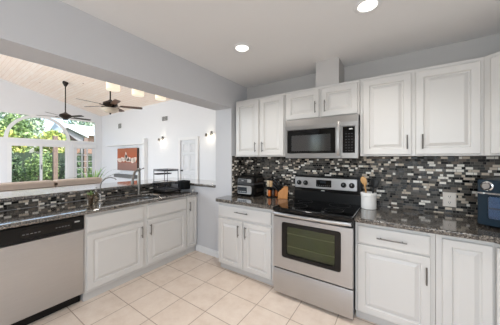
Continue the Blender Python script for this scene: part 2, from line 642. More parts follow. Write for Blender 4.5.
struct('trim_1', bm, M['trim'])
# transom with the arch
def sash(bm, F, u0, u1, v0, v1, fw, w0, w1):
    fbox(bm, F, u0, u0 + fw, v0, v1, w0, w1); fbox(bm, F, u1 - fw, u1, v0, v1, w0, w1)
    fbox(bm, F, u0 + fw, u1 - fw, v0, v0 + fw, w0, w1); fbox(bm, F, u0 + fw, u1 - fw, v1 - fw, v1, w0, w1)
GF = Frame((GX, 0, 0), (0, 1, 0), (1, 0, 0))
bm = B()
sash(bm, GF, -2.25, 2.13, 2.20, 3.27, .05, -.08, .012)
arc = []
for r in (1.04, .93):
    arc.append([(.03 + r * math.cos(PI * k / 28), 2.225 + r * math.sin(PI * k / 28)) for k in range(29)])
for w0, w1 in ((-.07, .008),):
    for k in range(28):
        q = [arc[0][k], arc[0][k + 1], arc[1][k + 1], arc[1][k]]
        vs = [bm.verts.new(GF.p(u, v, w)) for w in (w0, w1) for u, v in q]
        for f in ((0, 1, 2, 3), (7, 6, 5, 4), (0, 4, 5, 1), (1, 5, 6, 2), (2, 6, 7, 3), (3, 7, 4, 0)):
            bm.faces.new([vs[i] for i in f])
w1 = struct('window_1', bm, M['trim'])
bm = B(); fbox(bm, GF, -2.2, 2.08, 2.25, 3.22, -.04, -.034); obj('pane', bm, M['pane'], w1)
# sliding glass doors
bm = B()
sash(bm, GF, -.92, 1.02, .0, 2.05, .05, -.09, -.005)
w2 = struct('window_2', bm, M['trim'])
for (u0, u1, w) in ((-.87, .11, -.04), (.03, .97, -.08)):
    bm = B(); sash(bm, GF, u0, u1, .05, 2.0, .07, w, w + .035); s = obj('sash', bm, M['trim'], w2)
    bm = B(); fbox(bm, GF, u0 + .06, u1 - .06, .11, 1.94, w + .014, w + .02); obj('pane', bm, M['pane'], s)
bm = B(); fbox(bm, GF, .065, .085, .95, 1.15, -.005, .02); obj('latch', bm, M['dark_nickel'], w2)
bm = B()
sash(bm, GF, -2.25, -1.10, .0, 2.05, .07, -.07, -.01)
w3 = struct('window_3', bm, M['trim'])
bm = B(); fbox(bm, GF, -2.19, -1.16, .06, 1.99, -.045, -.039); obj('pane', bm, M['pane'], w3)
# glazed French door with muntins and a blind head box
bm = B()
sash(bm, GF, 1.18, 2.13, .0, 2.05, .045, -.09, -.004)
d2 = struct('door_2', bm, M['trim'])
bm = B(); sash(bm, GF, 1.225, 2.085, .02, 2.0, .11, -.06, -.02)
fbox(bm, GF, 1.33, 1.98, .13, .35, -.06, -.02)
for k in (1, 2):
    u = 1.335 + (1.975 - 1.335) * k / 3
    fbox(bm, GF, u - .02, u + .02, .35, 1.89, -.055, -.025)
for k in range(1, 5):
    v = .35 + 1.54 * k / 5
    fbox(bm, GF, 1.335, 1.975, v - .02, v + .02, -.055, -.025)
dl = obj('door_leaf', bm, M['door_white'], d2)
bm = B(); fbox(bm, GF, 1.33, 1.98, .34, 1.9, -.043, -.037); obj('pane', bm, M['pane'], dl)
bm = B(); fbox(bm, GF, 1.16, 2.12, 1.93, 2.09, .012, .07)
tag(obj('blind_box', bm, M['trim'], None, bevel=.01), 'white blind head box across the top of the glazed French door', 'blind')
# six-panel door in the far wall
FF = Frame((0, 2.4, 0), (1, 0, 0), (0, -1, 0))
bm = B()
fbox(bm, FF, -4.60, -4.50, 0, 2.16, .0005, .075); fbox(bm, FF, -3.70, -3.60, 0, 2.16, .0005, .075)
fbox(bm, FF, -4.50, -3.70, 2.06, 2.16, .0005, .075)
d1 = struct('door_1', bm, M['trim'])
bm = B()
def sixpanel(bm, F, u0, u1, v0, v1, w0):
    us = [u0, u0 + .11, (u0 + u1) / 2 - .05, (u0 + u1) / 2 + .05, u1 - .11, u1]
    vs = [v0, v0 + .2, v0 + .85, v0 + .97, v0 + 1.55, v0 + 1.65, v1 - .12, v1]
    for i in range(5):
        for j in range(7):
            hole = i in (1, 3) and j in (1, 3, 5)
            if hole:
                a, b, c, d = us[i], us[i + 1], vs[j], vs[j + 1]
                def R(k, w):
                    return [F.p(a + k, c + k, w), F.p(b - k, c + k, w), F.p(b - k, d - k, w), F.p(a + k, d - k, w)]
                loops(bm, [R(0, w0 + .02), R(.02, w0 + .001), R(.035, w0 + .001), R(.07, w0 + .016)], False, True)
            else:
                fbox(bm, F, us[i], us[i + 1], vs[j], vs[j + 1], w0, w0 + .02)
sixpanel(bm, FF, -4.50, -3.70, .005, 2.06, .001)
lf = obj('door_leaf', bm, M['door_white'], d1)
bm = B(); lathe(bm, [(.028, 0), (.028, -.01), (.012, -.012), (.012, -.04), (.028, -.05), (.028, -.068), (.01, -.078)], FF.p(-4.43, .99, .021), 14, 'Y')
obj('door_knob', bm, M['bronze'], lf, smooth=True)
# baseboard, chase over the cabinets
bm = B()
box(bm, -.69, -.042, -.393, -.3785, .0005, .075); box(bm, -.69, -.042, -.387, -.3785, .075, .095)
struct('baseboard_left', bm, M['trim'], bevel=.003)
bm = B(); box(bm, GX + .03, -4.62, 2.382, 2.3995, .0005, .11); box(bm, -3.58, -.30, 2.382, 2.3995, .0005, .11)
struct('baseboard_far', bm, M['trim'])
bm = B(); box(bm, 1.137, 1.383, -.30, -.0005, 2.214, CZ - .0005); struct('trim_2', bm, M['wall_grey'])

# ================================================================== WALL CABINETS
def cab_thing(name, label, group=None, loc=(0, 0, 0)):
    return thing(name, label, 'cabinet', loc, group)

def wall_cab(label, x0, x1, z0, z1, doors, handles):
    t = cab_thing('wall_cabinet', label, loc=((x0 + x1) / 2, -.16, z0))
    bm = B(); box(bm, x0, x1, -.326, -.010, z0, z1); obj('body', bm, M['cab'], t, bevel=.002)
    for (a, b), hu in zip(doors, handles):
        bm = B(); panel(bm, BACK, a, b, z0 + .013, z1 - .03, .02, .058, .3265)
        d = obj('door', bm, M['cab'], t)
        pull(BACK, hu, z0 + .122, .3465, True, .125, d)
    return t
ZU0, ZU1 = 1.450, 2.212
wall_cab('white two door wall cabinet in the corner above the air fryer', .04, .782, ZU0, ZU1,
         [(.055, .418), (.442, .770)], [.378, .482])
wall_cab('short white two door wall cabinet directly above the microwave', .786, 1.585, 1.863, ZU1,
         [(.806, 1.188), (1.214, 1.566)], [1.152, 1.254])
wall_cab('tall white two door wall cabinet above the utensil crock and outlet', 1.589, 2.448, ZU0, ZU1,
         [(1.614, 1.996), (2.026, 2.428)], [1.966, 2.072])
# diagonal corner wall cabinet
t = cab_thing('corner_wall_cabinet', 'white angled corner wall cabinet above the blue toaster oven', loc=(2.9, -.4, ZU0))
bm = B(); prism(bm, [(2.4485, -.010), (2.4485, -.326), (2.974, -.848), (3.296, -.848), (3.296, -.010)], ZU0, ZU1)
obj('body', bm, M['cab'], t, bevel=.002)
DG = Frame((2.452, -.326, 0), (1, -1, 0), (-1, -1, 0))
bm = B(); panel(bm, DG, .045, .69, ZU0 + .013, ZU1 - .03, .02, .058, .0005); d = obj('door', bm, M['cab'], t)
pull(DG, .65, ZU0 + .122, .0205, True, .125, d)

# ================================================================== BASE CABINETS, RANGE WALL
TZ = .875
t = cab_thing('base_cabinet', 'white base cabinet with one drawer over two doors below the air fryer', loc=(.4, -.3, 0))
bm = B(); prism(bm, [(-.036, -.600), (-.036, -.396), (.004, -.394), (.004, -.010), (.806, -.010), (.806, -.600)], .085, TZ - .001); obj('body', bm, M['cab'], t, bevel=.002)
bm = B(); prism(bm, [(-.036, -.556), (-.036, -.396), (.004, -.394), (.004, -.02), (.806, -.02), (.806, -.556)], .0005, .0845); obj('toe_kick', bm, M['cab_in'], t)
bm = B(); slab(bm, BACK, -.018, .748, .688, .836, .02, .6005); d = obj('drawer', bm, M['cab'], t)
pull(BACK, .355, .776, .6205, False, .19, d)
for (a, b), hu in zip([(-.018, .358), (.382, .748)], [.308, .416]):
    bm = B(); panel(bm, BACK, a, b, .096, .664, .02, .055, .6005); d = obj('door', bm, M['cab'], t)
    pull(BACK, hu, .553, .6205, True, .14, d)

t = cab_thing('base_cabinet', 'white base cabinet with a wide drawer over one door beside the range, below the crock', loc=(1.85, -.3, 0))
bm = B(); box(bm, 1.584, 2.128, -.600, -.010, .085, TZ - .001); obj('body', bm, M['cab'], t, bevel=.002)
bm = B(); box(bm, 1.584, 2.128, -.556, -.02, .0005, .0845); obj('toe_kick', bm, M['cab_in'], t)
bm = B(); slab(bm, BACK, 1.604, 2.100, .692, .842, .02, .6005); d = obj('drawer', bm, M['cab'], t)
pull(BACK, 1.853, .766, .6205, False, .205, d)
bm = B(); panel(bm, BACK, 1.604, 2.100, .098, .682, .02, .06, .6005); d = obj('door', bm, M['cab'], t)
pull(BACK, 2.074, .548, .6205, True, .13, d)

t = cab_thing('corner_base_cabinet', 'white corner base cabinet with a narrow door and an angled door below the toaster oven', loc=(2.7, -.4, 0))
bm = B(); prism(bm, [(2.130, -.010), (2.130, -.600), (2.432, -.600), (2.702, -.870), (3.296, -.870), (3.296, -.010)], .085, TZ - .001)
obj('body', bm, M['cab'], t, bevel=.002)
bm = B(); prism(bm, [(2.130, -.02), (2.130, -.556), (2.46, -.556), (2.74, -.83), (3.290, -.83), (3.290, -.02)], .0005, .0845)
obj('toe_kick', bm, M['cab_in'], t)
bm = B(); panel(bm, BACK, 2.166, 2.424, .098, .842, .02, .055, .6005); obj('door', bm, M['cab'], t)
DB = Frame((2.432, -.600, 0), (1, -1, 0), (-1, -1, 0))
bm = B(); panel(bm, DB, .022, .365, .098, .842, .02, .055, .0005); obj('door', bm, M['cab'], t)

# counter tops
bm = B(); prism(bm, [(.0105, -.364), (.002, -.364), (.002, -.380), (-.030, -.384), (-.054, -.42), (-.058, -.655 + .035), (-.046, -.655 + .010), (-.02, -.655), (.808, -.655), (.808, -.010), (.0105, -.010)], TZ, .915)
tag(obj('countertop', bm, M['granite'], None, bevel=.009, seg=3), 'granite countertop between the pillar and the range, under the air fryer', 'countertop')
bm = B(); prism(bm, [(1.581, -.010), (1.581, -.655), (2.410, -.655), (2.655, -.900), (3.296, -.900), (3.296, -.010)], TZ, .915)
tag(obj('countertop', bm, M['granite'], None, bevel=.009, seg=3), 'granite corner countertop beyond the range, under the crock and toaster oven', 'countertop')

# ================================================================== RANGE
RX0, RX1 = .812, 1.576
t = thing('kitchen_range', 'stainless freestanding electric range with black glass top', 'range', ((RX0 + RX1) / 2, -.33, 0))
bm = B(); box(bm, RX0, RX1, -.640, -.03, .03, .885); obj('body', bm, M['dark_grey'], t, bevel=.003)
for x in (RX0 + .05, RX1 - .05):
    for y in (-.60, -.08):
        bm = B(); lathe(bm, [(.022, .0005), (.022, .012), (.014, .014), (.014, .032)], (x, y, 0), 12); obj('foot', bm, M['black'], t, smooth='auto')
# drawer front, bowed outward
def bowed(bm, x0, x1, z0, z1, y, bow, th):
    n = 8
    pr = [(y - th - bow * math.sin(PI * k / n) ** .6 if 0 < k < n else y - th, z0 + (z1 - z0) * k / n) for k in range(n + 1)]
    xprism(bm, [(y, z1), (y, z0)] + pr, x0, x1)
bm = B(); bowed(bm, RX0 - .004, RX1, .034, .282, -.640, .012, .030)
obj('storage_drawer', bm, M['steel'], t, smooth='auto')
# oven door: stainless frame round a black bezel
OY = -.640
def rr(F, u0, u1, v0, v1, w, r, n=5):
    out = []
    for (cu, cv, a0) in ((u1 - r, v1 - r, 0), (u0 + r, v1 - r, 1), (u0 + r, v0 + r, 2), (u1 - r, v0 + r, 3)):
        for k in range(n + 1):
            a = PI / 2 * (a0 + k / n)
            out.append(F.p(cu + r * math.cos(a), cv + r * math.sin(a), w))
    return out
def framed(bm, F, outer, inner, w0, w1, ro, ri, n=5):
    o, i = outer, inner
    loops(bm, [rr(F, *o, w0, ro, n), rr(F, *o, w1 - .003, ro, n), rr(F, o[0] + .003, o[1] - .003, o[2] + .003, o[3] - .003, w1, ro, n),
               rr(F, i[0] - .002, i[1] + .002, i[2] - .002, i[3] + .002, w1, ri, n), rr(F, *i, w1 - .003, ri, n), rr(F, *i, w0, ri, n), rr(F, *o, w0, ro, n)], False, False)
    bmesh.ops.remove_doubles(bm, verts=bm.verts, dist=1e-6)
bm = B(); framed(bm, BACK, (RX0 - .004, RX1, .297, .824), (.905, 1.478, .416, .776), .642, .680, .004, .022)
dr = obj('oven_door', bm, M['steel'], t)
bm = B(); framed(bm, BACK, (.906, 1.477, .417, .775), (.955, 1.425, .452, .735), .645, .682, .021, .012); obj('window_bezel', bm, M['black_gloss'], dr)
bm = B(); fbox(bm, BACK, .95, 1.43, .447, .74, .668, .672); obj('window_glass', bm, M['oven_glass'], dr)
# what shows through the glass: reflection-tinted liner and racks (the cavity sits within the door depth)
bm = B(); fbox(bm, BACK, .93, 1.45, .43, .76, .6405, .6425); obj('oven_liner', bm, M['oven_reflect'], t)
for z in (.525, .655):
    bm = B(); fbox(bm, BACK, .955, 1.425, z, z + .009, .652, .656)
    obj('oven_rack', bm, M['rack'], t)
# door handle strip
bm = B()
n = 16
pts = []
for k in range(n + 1):
    s = k / n
    x = RX0 + .004 + (RX1 - RX0 - .012) * s
    y = -.706 - .026 * (1 - abs(2 * s - 1) ** 3)
    pts.append((x, y))
ring = []
vs = []
for x, y in pts:
    vs.append([(x, y + .016, .846), (x, y, .847), (x, y - .006, .862), (x, y, .875), (x, y + .016, .877)])
loops(bm, vs)
fbox(bm, BACK, RX0 + .004, RX0 + .030, .848, .873, .661, .712); fbox(bm, BACK, RX1 - .034, RX1 - .008, .848, .873, .661, .712)
obj('door_handle', bm, M['steel'], dr, smooth='auto')
bm = B(); fbox(bm, BACK, RX0 - .003, RX1 - .001, .826, .8795, .6405, .660); obj('handle_shadow_strip', bm, M['black'], t)  # black strip paints in the shadow line beneath the handle
# cooktop
bm = B(); box(bm, RX0 - .004, RX1 + .002, -.700, -.10, .880, .922); ct = obj('cooktop', bm, M['black_gloss'], t, bevel=.012, seg=3)
for (x, y, r) in ((1.00, -.50, .11), (1.38, -.50, .09), (1.00, -.24, .085), (1.38, -.24, .11)):
    bm = B(); lathe(bm, [(r, .9221), (r, .9224), (r - .004, .9224), (r - .004, .9221)], (x, y, 0), 32, cap=False); obj('burner_ring', bm, M['dark_grey'], ct)
# backguard
bm = B(); xprism(bm, [(-.022, .90), (-.120, .90), (-.118, 1.03), (-.092, 1.06), (-.085, 1.215), (-.022, 1.215)], RX0 - .004, RX1); bk = obj('backguard', bm, M['black'], t, bevel=.006)
PN = Frame((0, -.0975, 1.058), (1, 0, 0), (0, -1, .05))
bm = B(); loops(bm, [rr(PN, RX0 + .006, 1.532, .006, .138, 0, .008), rr(PN, RX0 + .006, 1.532, .006, .138, .006, .008), rr(PN, RX0 + .010, 1.528, .010, .134, .008, .006)])
cp = obj('control_panel', bm, M['steel'], bk)
for x in (.872, .955, 1.393, 1.478):
    kp = PN.p(x, .068, .008)
    bm = B(); lathe(bm, [(.030, 0), (.030, -.004), (.025, -.006), (.022, -.022), (.017, -.026)], kp, 18, 'Y')
    k = obj('knob', bm, M['black'], bk, smooth='auto')
    bm = B(); box(bm, kp.x - .002, kp.x + .002, kp.y - .0275, kp.y - .0262, kp.z, kp.z + .017); obj('pointer', bm, M['light_mark'], k)
bm = B(); loops(bm, [rr(PN, 1.085, 1.262, .030, .112, .0085, .004), rr(PN, 1.085, 1.262, .030, .112, .0105, .004)]); dp = obj('display', bm, M['black_gloss'], bk)
bm = B(); fbox(bm, PN, 1.13, 1.20, .076, .100, .011, .0116); obj('clock_window', bm, M['lcd'], dp)
for k in range(7):
    bm = B(); fbox(bm, PN, 1.096 + .023 * k, 1.109 + .023 * k, .045, .051, .011, .0114); obj('button_mark', bm, M['dim_mark'], dp)
bm = B(); lathe(bm, [(.022, 0), (.022, -.002), (.018, -.003)], (0, 0, 0), 20, 'Y')
bmesh.ops.scale(bm, verts=bm.verts, vec=(1, 1, .42)); bmesh.ops.translate(bm, verts=bm.verts, vec=(1.165, -.1065, 1.043))
obj('badge', bm, M['light_mark'], bk)

# ================================================================== MICROWAVE
MX0, MX1, MY = .822, 1.583, -.385
t = thing('microwave_oven', 'stainless over the range microwave with black door window', 'microwave', ((MX0 + MX1) / 2, -.2, 1.425))
bm = B(); box(bm, MX0, MX1, MY, -.0105, 1.425, 1.861); obj('body', bm, M['dark_grey'], t, bevel=.003)
MF = Frame((0, MY, 0), (1, 0, 0), (0, -1, 0))
# top vent strip
bm = B(); xprism(bm, [(MY - .0005, 1.752), (MY - .024, 1.752), (MY - .024, 1.79), (MY - .016, 1.859), (MY - .0005, 1.859)], MX0, MX1)
obj('vent_strip', bm, M['steel_grey'], t)
bm = B(); framed(bm, MF, (MX0, 1.425, 1.428, 1.751), (.846, 1.372, 1.484, 1.742), .0005, .024, .003, .004, 2); dr = obj('door', bm, M['steel_grey'], t)
bm = B(); framed(bm, MF, (.846, 1.372, 1.484, 1.742), (.893, 1.322, 1.508, 1.684), .002, .022, .003, .004, 2); obj('window_bezel', bm, M['black_gloss'], dr)
bm = B(); fbox(bm, MF, .89, 1.325, 1.505, 1.687, .012, .016); obj('window_glass', bm, M['micro_glass'], dr)
bm = B(); fbox(bm, MF, .88, 1.335, 1.50, 1.69, .0006, .002); obj('liner', bm, M['micro_in'], t)
bm = B()
hp = [(1.400, 1.455), (1.400, 1.50), (1.402, 1.60), (1.402, 1.70), (1.400, 1.765), (1.400, 1.80)]
rings = []
for k, (x, z) in enumerate(hp):
    w = .032 if k in (0, 5) else .048
    rings.append([MF.p(x - .014, z, .020), MF.p(x - .014, z, w - .006), MF.p(x - .006, z, w), MF.p(x + .006, z, w), MF.p(x + .014, z, w - .006), MF.p(x + .014, z, .020)])
loops(bm, rings); obj('handle', bm, M['steel_grey'], dr, smooth='auto')
bm = B(); framed(bm, MF, (1.427, MX1, 1.428, 1.751), (1.442, 1.552, 1.484, 1.742), .0005, .024, .003, .004, 2); obj('control_surround', bm, M['steel_grey'], t)
bm = B(); fbox(bm, MF, 1.442, 1.552, 1.484, 1.742, .001, .0225); cp = obj('control_panel', bm, M['black_gloss'], t)
bm = B(); fbox(bm, MF, 1.500, 1.532, 1.712, 1.724, .0226, .0232); obj('badge', bm, M['light_mark'], cp)
for r in range(7):
    for c in range(3):
        bm = B(); fbox(bm, MF, 1.466 + c * .027, 1.480 + c * .027, 1.50 + r * .028, 1.507 + r * .028, .0226, .0230); obj('button_mark', bm, M['dark_grey'], cp)
bm = B(); fbox(bm, MF, .95, 1.45, 1.4265, 1.4278, -.28, -.12); obj('hood_filter', bm, M['nickel'], t)

# ================================================================== PENINSULA
PF = -.675
def pen_pull(u, v, d):
    pull(PEN, u, v, PF + .0205, True, .135, d)
t = cab_thing('sink_base_cabinet', 'long white sink base cabinet with two doors under two false fronts', loc=(-.97, -1.235, 0))
bm = B(); box(bm, -1.300, PF, -1.850, -.592, .085, TZ - .001)
bmesh.ops.delete(bm, geom=[f for f in bm.faces if f.calc_center_median().z > TZ - .01], context='FACES')
obj('body', bm, M['cab'], t)
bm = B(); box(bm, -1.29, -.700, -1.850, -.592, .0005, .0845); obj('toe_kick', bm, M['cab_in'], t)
for a, b, hu in ((-1.832, -1.250, -1.280), (-1.200, -.606, -1.170)):
    bm = B(); slab(bm, PEN, a, b, .688, .846, .02, PF + .0005); obj('false_front', bm, M['cab'], t)
    bm = B(); panel(bm, PEN, a, b, .115, .664, .02, .058, PF + .0005); d = obj('door', bm, M['cab'], t)
    pen_pull(hu, .548, d)
t = cab_thing('narrow_base_cabinet', 'narrow white base cabinet with one full height door at the end of the sink run', loc=(-.97, -.5, 0))
bm = B(); box(bm, -1.300, PF, -.590, -.396, .085, TZ - .001); obj('body', bm, M['cab'], t, bevel=.002)
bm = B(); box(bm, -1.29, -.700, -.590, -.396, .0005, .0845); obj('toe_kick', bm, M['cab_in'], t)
bm = B(); panel(bm, PEN, -.576, -.402, .115, .846, .02, .03, PF + .0005); d = obj('door', bm, M['cab'], t)
pen_pull(-.550, .72, d)
# dishwasher
t = thing('dishwasher', 'stainless dishwasher with black control strip under the sink run counter', 'dishwasher', (-.97, -2.17, 0))
DY0, DY1 = -2.470, -1.854
bm = B(); box(bm, -1.29, -.690, DY0, DY1, .10, TZ - .001); obj('body', bm, M['dark_grey'], t)
bm = B(); box(bm, -1.20, -.745, DY0 + .01, DY1 - .01, .0005, .099); obj('toe_panel', bm, M['black'], t)
bm = B(); slab(bm, PEN, DY0 + .003, DY1 - .003, .105, .738, .033, -.6895, .006); obj('door_panel', bm, M['steel'], t)
bm = B(); slab(bm, PEN, DY0 + .003, DY1 - .003, .742, .870, .036, -.6895, .008); cp = obj('control_strip', bm, M['black'], t)
DW = Frame((-.6535, 0, 0), (0, 1, 0), (1, 0, 0))
bm = B(); loops(bm, [rr(DW, -2.30, -1.955, .772, .842, .0002, .03), rr(DW, -2.30, -1.955, .772, .842, .004, .03)]); obj('latch_recess', bm, M['black_gloss'], cp)
bm = B(); fbox(bm, DW, -1.935, -1.895, .818, .830, .0002, .0012); obj('badge', bm, M['light_mark'], cp)
for k in range(5):
    bm = B(); fbox(bm, DW, -2.285 + .024 * k, -2.271 + .024 * k, .797, .804, .0042, .0048); obj('button_mark', bm, M['dim_mark'], cp)
for k in range(5):
    bm = B(); fbox(bm, DW, -2.075 + .022 * k, -2.063 + .022 * k, .800, .807, .0042, .0048); obj('button_mark', bm, M['dim_mark'], cp)
bm = B(); box(bm, -1.300, -.655, -2.505, -2.484, .0005, TZ - .001)
tag(obj('end_panel', bm, M['cab'], None), 'white end panel closing the sink run beyond the dishwasher', 'panel')

# sink run counter with the bowl cut out
SX0, SX1, SY0, SY1 = -1.13, -.790, -1.56, -.90
def rrect(x0, x1, y0, y1, r, n=6):
    out = []
    for (cx, cy, a0) in ((x1 - r, y1 - r, 0), (x0 + r, y1 - r, 1), (x0 + r, y0 + r, 2), (x1 - r, y0 + r, 3)):
        for k in range(n + 1):
            a = PI / 2 * (a0 + k / n)
            out.append((cx + r * math.cos(a), cy + r * math.sin(a)))
    return out
bm = B()
ho = [bm.verts.new((x, y, .915)) for x, y in rrect(SX0, SX1, SY0, SY1, .12)]
ou = [bm.verts.new((x, y, .915)) for x, y in ((-1.3005, -2.52), (-.632, -2.52), (-.632, -.390), (-1.3005, -.390))]
es = [bm.edges.new((l[i], l[(i + 1) % len(l)])) for l in (ho, ou) for i in range(len(l))]
r = bmesh.ops.triangle_fill(bm, edges=es, use_beauty=True)
fs = [f for f in r['geom'] if isinstance(f, bmesh.types.BMFace)]
ex = bmesh.ops.extrude_face_region(bm, geom=fs)
bmesh.ops.translate(bm, verts=[v for v in ex['geom'] if isinstance(v, bmesh.types.BMVert)], vec=(0, 0, -.040))
tag(obj('countertop', bm, M['granite_polished'], None, bevel=.017, seg=4), 'granite counter of the sink run with the sink cut in', 'countertop')
t = thing('sink', 'undermount stainless kitchen sink in the granite peninsula counter', 'sink', ((SX0 + SX1) / 2, (SY0 + SY1) / 2, .68))
def sr(i, z):
    return [(x, y, z) for x, y in rrect(SX0 - .008 + i, SX1 + .008 - i, SY0 - .008 + i, SY1 + .008 - i, .12 - min(i, .02))]
bm = B(); loops(bm, [sr(-.014, .8735), sr(0, .8735), sr(.004, .72), sr(.03, .695), sr(.10, .692)], False, True); obj('basin', bm, M['steel'], t, smooth='auto')
bm = B(); lathe(bm, [(.045, .6925), (.045, .695), (.03, .6945), (.0, .6935)], ((SX0 + SX1) / 2, (SY0 + SY1) / 2, 0), 18); obj('drain', bm, M['chrome'], t, smooth='auto')

# bar top
bm = B(); prism(bm, [(-1.90, -2.60), (-1.283, -2.60), (-1.283, -.404), (-.296, -.404), (-.296, .10), (-1.90, .10)], 1.000, 1.040)
tag(obj('bar_top', bm, M['granite_polished'], None, bevel=.011, seg=3), 'raised polished granite bar top on the half wall behind the sink', 'bar top')

# main faucet
t = thing('faucet', 'tall brushed nickel pull down faucet behind the sink', 'faucet', (-1.19, -1.01, .915))
bm = B(); lathe(bm, [(.030, .9155), (.030, .922), (.022, .93), (.0205, 1.03), (.0205, 1.27), (.019, 1.282), (.008, 1.288)], (-1.19, -1.01, 0), 18); bd = obj('body', bm, M['nickel'], t, smooth='auto')
bm = B(); tube(bm, [(-1.19, -1.01, 1.250), (-1.178, -1.045, 1.262), (-1.155, -1.088, 1.235), (-1.135, -1.122, 1.17), (-1.125, -1.138, 1.12)], .015, 12, .016); obj('spout', bm, M['nickel'], t, smooth='auto')
bm = B(); lathe(bm, [(.018, 0), (.021, -.05), (.019, -.058)], (-1.124, -1.140, 1.125), 14); obj('spray_head', bm, M['nickel'], t, smooth='auto')
bm = B(); tube(bm, [(-1.19, -.99, 1.262), (-1.186, -.965, 1.274), (-1.182, -.940, 1.284)], .006, 8, .008); obj('lever', bm, M['nickel'], bd, smooth='auto')
# small filtered-water tap
t = thing('water_tap', 'thin curved chrome water tap beside the small potted succulent', 'tap', (-1.05, -1.56, .915))
bm = B(); lathe(bm, [(.020, .9155), (.020, .925), (.012, .932), (.010, .99), (.007, 1.0)], (-1.05, -1.56, 0), 14); obj('base', bm, M['chrome'], t, smooth='auto')
bm = B()
tube(bm, [(-1.05, -1.56, .99), (-1.05, -1.56, 1.10), (-1.043, -1.548, 1.145), (-1.02, -1.515, 1.185), (-.99, -1.475, 1.198), (-.965, -1.44, 1.185), (-.955, -1.425, 1.165)], .0058, 10)
obj('spout', bm, M['dark_nickel'], t, smooth='auto')
bm = B(); tube(bm, [(-1.05, -1.56, 1.0), (-1.075, -1.58, 1.012)], .005, 8); obj('lever', bm, M['chrome'], t, smooth='auto')
# soap bottle
t = thing('soap_dispenser', 'slim clear soap dispenser on the counter beside the succulent', 'bottle', (-1.00, -1.625, .915))
bm = B(); lathe(bm, [(.022, .9155), (.024, .92), (.024, 1.02), (.018, 1.035), (.010, 1.045)], (-1.00, -1.625, 0), 16); obj('bottle', bm, M['jar_glass'], t, smooth='auto')
bm = B(); lathe(bm, [(.012, 1.0452), (.012, 1.058), (.005, 1.06), (.005, 1.085), (.009, 1.087), (.009, 1.096)], (-1.00, -1.625, 0), 12); tube(bm, [(-1.00, -1.625, 1.091), (-.955, -1.62, 1.088)], .004, 6); obj('pump', bm, M['chrome'], t, smooth='auto')

def blade_leaf(bm, p, az, L, w, rise, droop, n=6):
    """strap leaf leaving p at azimuth az, rising then drooping"""
    dx, dy = math.cos(az), math.sin(az)
    prev = None
    for k in range(n + 1):
        s = k / n
        d = L * s
        z = rise * s - droop * s * s
        ww = w * (1 - s) ** .6 * (.5 + 1.2 * min(s * 3, 1) * .5)
        c = Vector((p[0] + dx * d, p[1] + dy * d, p[2] + z))
        a = c + Vector((-dy, dx, 0)) * ww
        b = c - Vector((-dy, dx, 0)) * ww
        mid = c - Vector((0, 0, ww * .5))
        cur = [bm.verts.new(a), bm.verts.new(mid), bm.verts.new(b)]
        if prev:
            bm.faces.new((prev[0], cur[0], cur[1], prev[1]))
            bm.faces.new((prev[1], cur[1], cur[2], prev[2]))
        prev = cur

t = thing('potted_succulent', 'small green succulent in a glass jar at the counter edge of the sink run', 'plant', (-.905, -1.713, .915))
c = (-.905, -1.713)
bm = B(); lathe(bm, [(.030, .9155), (.036, .925), (.040, 1.025), (.043, 1.035), (.039, 1.035), (.035, .99), (.028, .925)], (c[0], c[1], 0), 18); obj('jar', bm, M['jar_glass'], t, smooth='auto')
bm = B(); lathe(bm, [(.027, .927), (.033, .99), (.036, 1.015), (.0, 1.022)], (c[0], c[1], 0), 16); obj('soil', bm, M['leather_dark'], t, smooth=True)
bm = B()
for k in range(26):
    blade_leaf(bm, (c[0] + random.uniform(-.012, .012), c[1] + random.uniform(-.012, .012), 1.02), k * 2.4, random.uniform(.02, .05), .010, random.uniform(.03, .075), .02, 4)
obj('foliage', bm, M['leaf_a'], t)

# ------------------------------------------------------------- dish rack
t = thing('dish_rack', 'black two tier wire dish rack with a utensil cup on the sink run counter', 'dish rack', (-1.0, -.66, .915))
RX = (-1.22, -.95); RY = (-.76, -.52)
def wire(bm, a, b, r=.004):
    tube(bm, [a, b], r, 6)
for x in RX:
    for y in RY:
        bm = B(); wire(bm, (x, y, .9155), (x, y, 1.262), .005); obj('upright', bm, M['black_matte'], t, smooth='auto')
def tray(z, x0, x1, y0, y1, n, h):
    bm = B()
    for zz in (z, z + h):
        for (a, b) in (((x0, y0), (x1, y0)), ((x1, y0), (x1, y1)), ((x1, y1), (x0, y1)), ((x0, y1), (x0, y0))):
            wire(bm, (*a, zz), (*b, zz), .0045)
    for k in range(n + 1):
        y = y0 + (y1 - y0) * k / n
        wire(bm, (x0, y, z + h), (x0, y, z), .003)
        wire(bm, (x0, y, z), (x1, y, z), .003)
        wire(bm, (x1, y, z), (x1, y, z + h), .003)
    return bm
obj('upper_shelf', tray(1.235, *RX, *RY, 16, .022), M['black_matte'], t, smooth='auto')
obj('middle_shelf', tray(1.18, RX[0], RX[0] + .10, *RY, 10, .012), M['black_matte'], t, smooth='auto')
obj('lower_basket', tray(.965, RX[0] - .01, RX[1] + .05, RY[0] - .01, RY[1], 11, .10), M['black_matte'], t, smooth='auto')
bm = B(); box(bm, RX[0] - .015, RX[1] + .065, RY[0] - .02, RY[1] + .008, .927, .944); obj('drip_tray', bm, M['black'], t, bevel=.006)
for x in (RX[0], RX[1] + .04):
    for y in (RY[0], RY[1]):
        bm = B(); lathe(bm, [(.012, .9155), (.012, .9265)], (x, y, 0), 10); obj('foot', bm, M['black'], t)
bm = B()
x0, x1, y0, y1 = -.975, -.825, -.508, -.385
for (a, b, cc, d) in ((x0, x1, y0, y0 + .006), (x0, x1, y1 - .006, y1), (x0, x0 + .006, y0 + .006, y1 - .006), (x1 - .006, x1, y0 + .006, y1 - .006)):
    box(bm, a, b, cc, d, .950, 1.078)
box(bm, x0, x1, y0, y1, .945, .950)
box(bm, x0 + .01, x0 + .05, RY[1] + .004, y0 + .004, 1.050, 1.060)
obj('utensil_cup', bm, M['black'], t, bevel=.002)
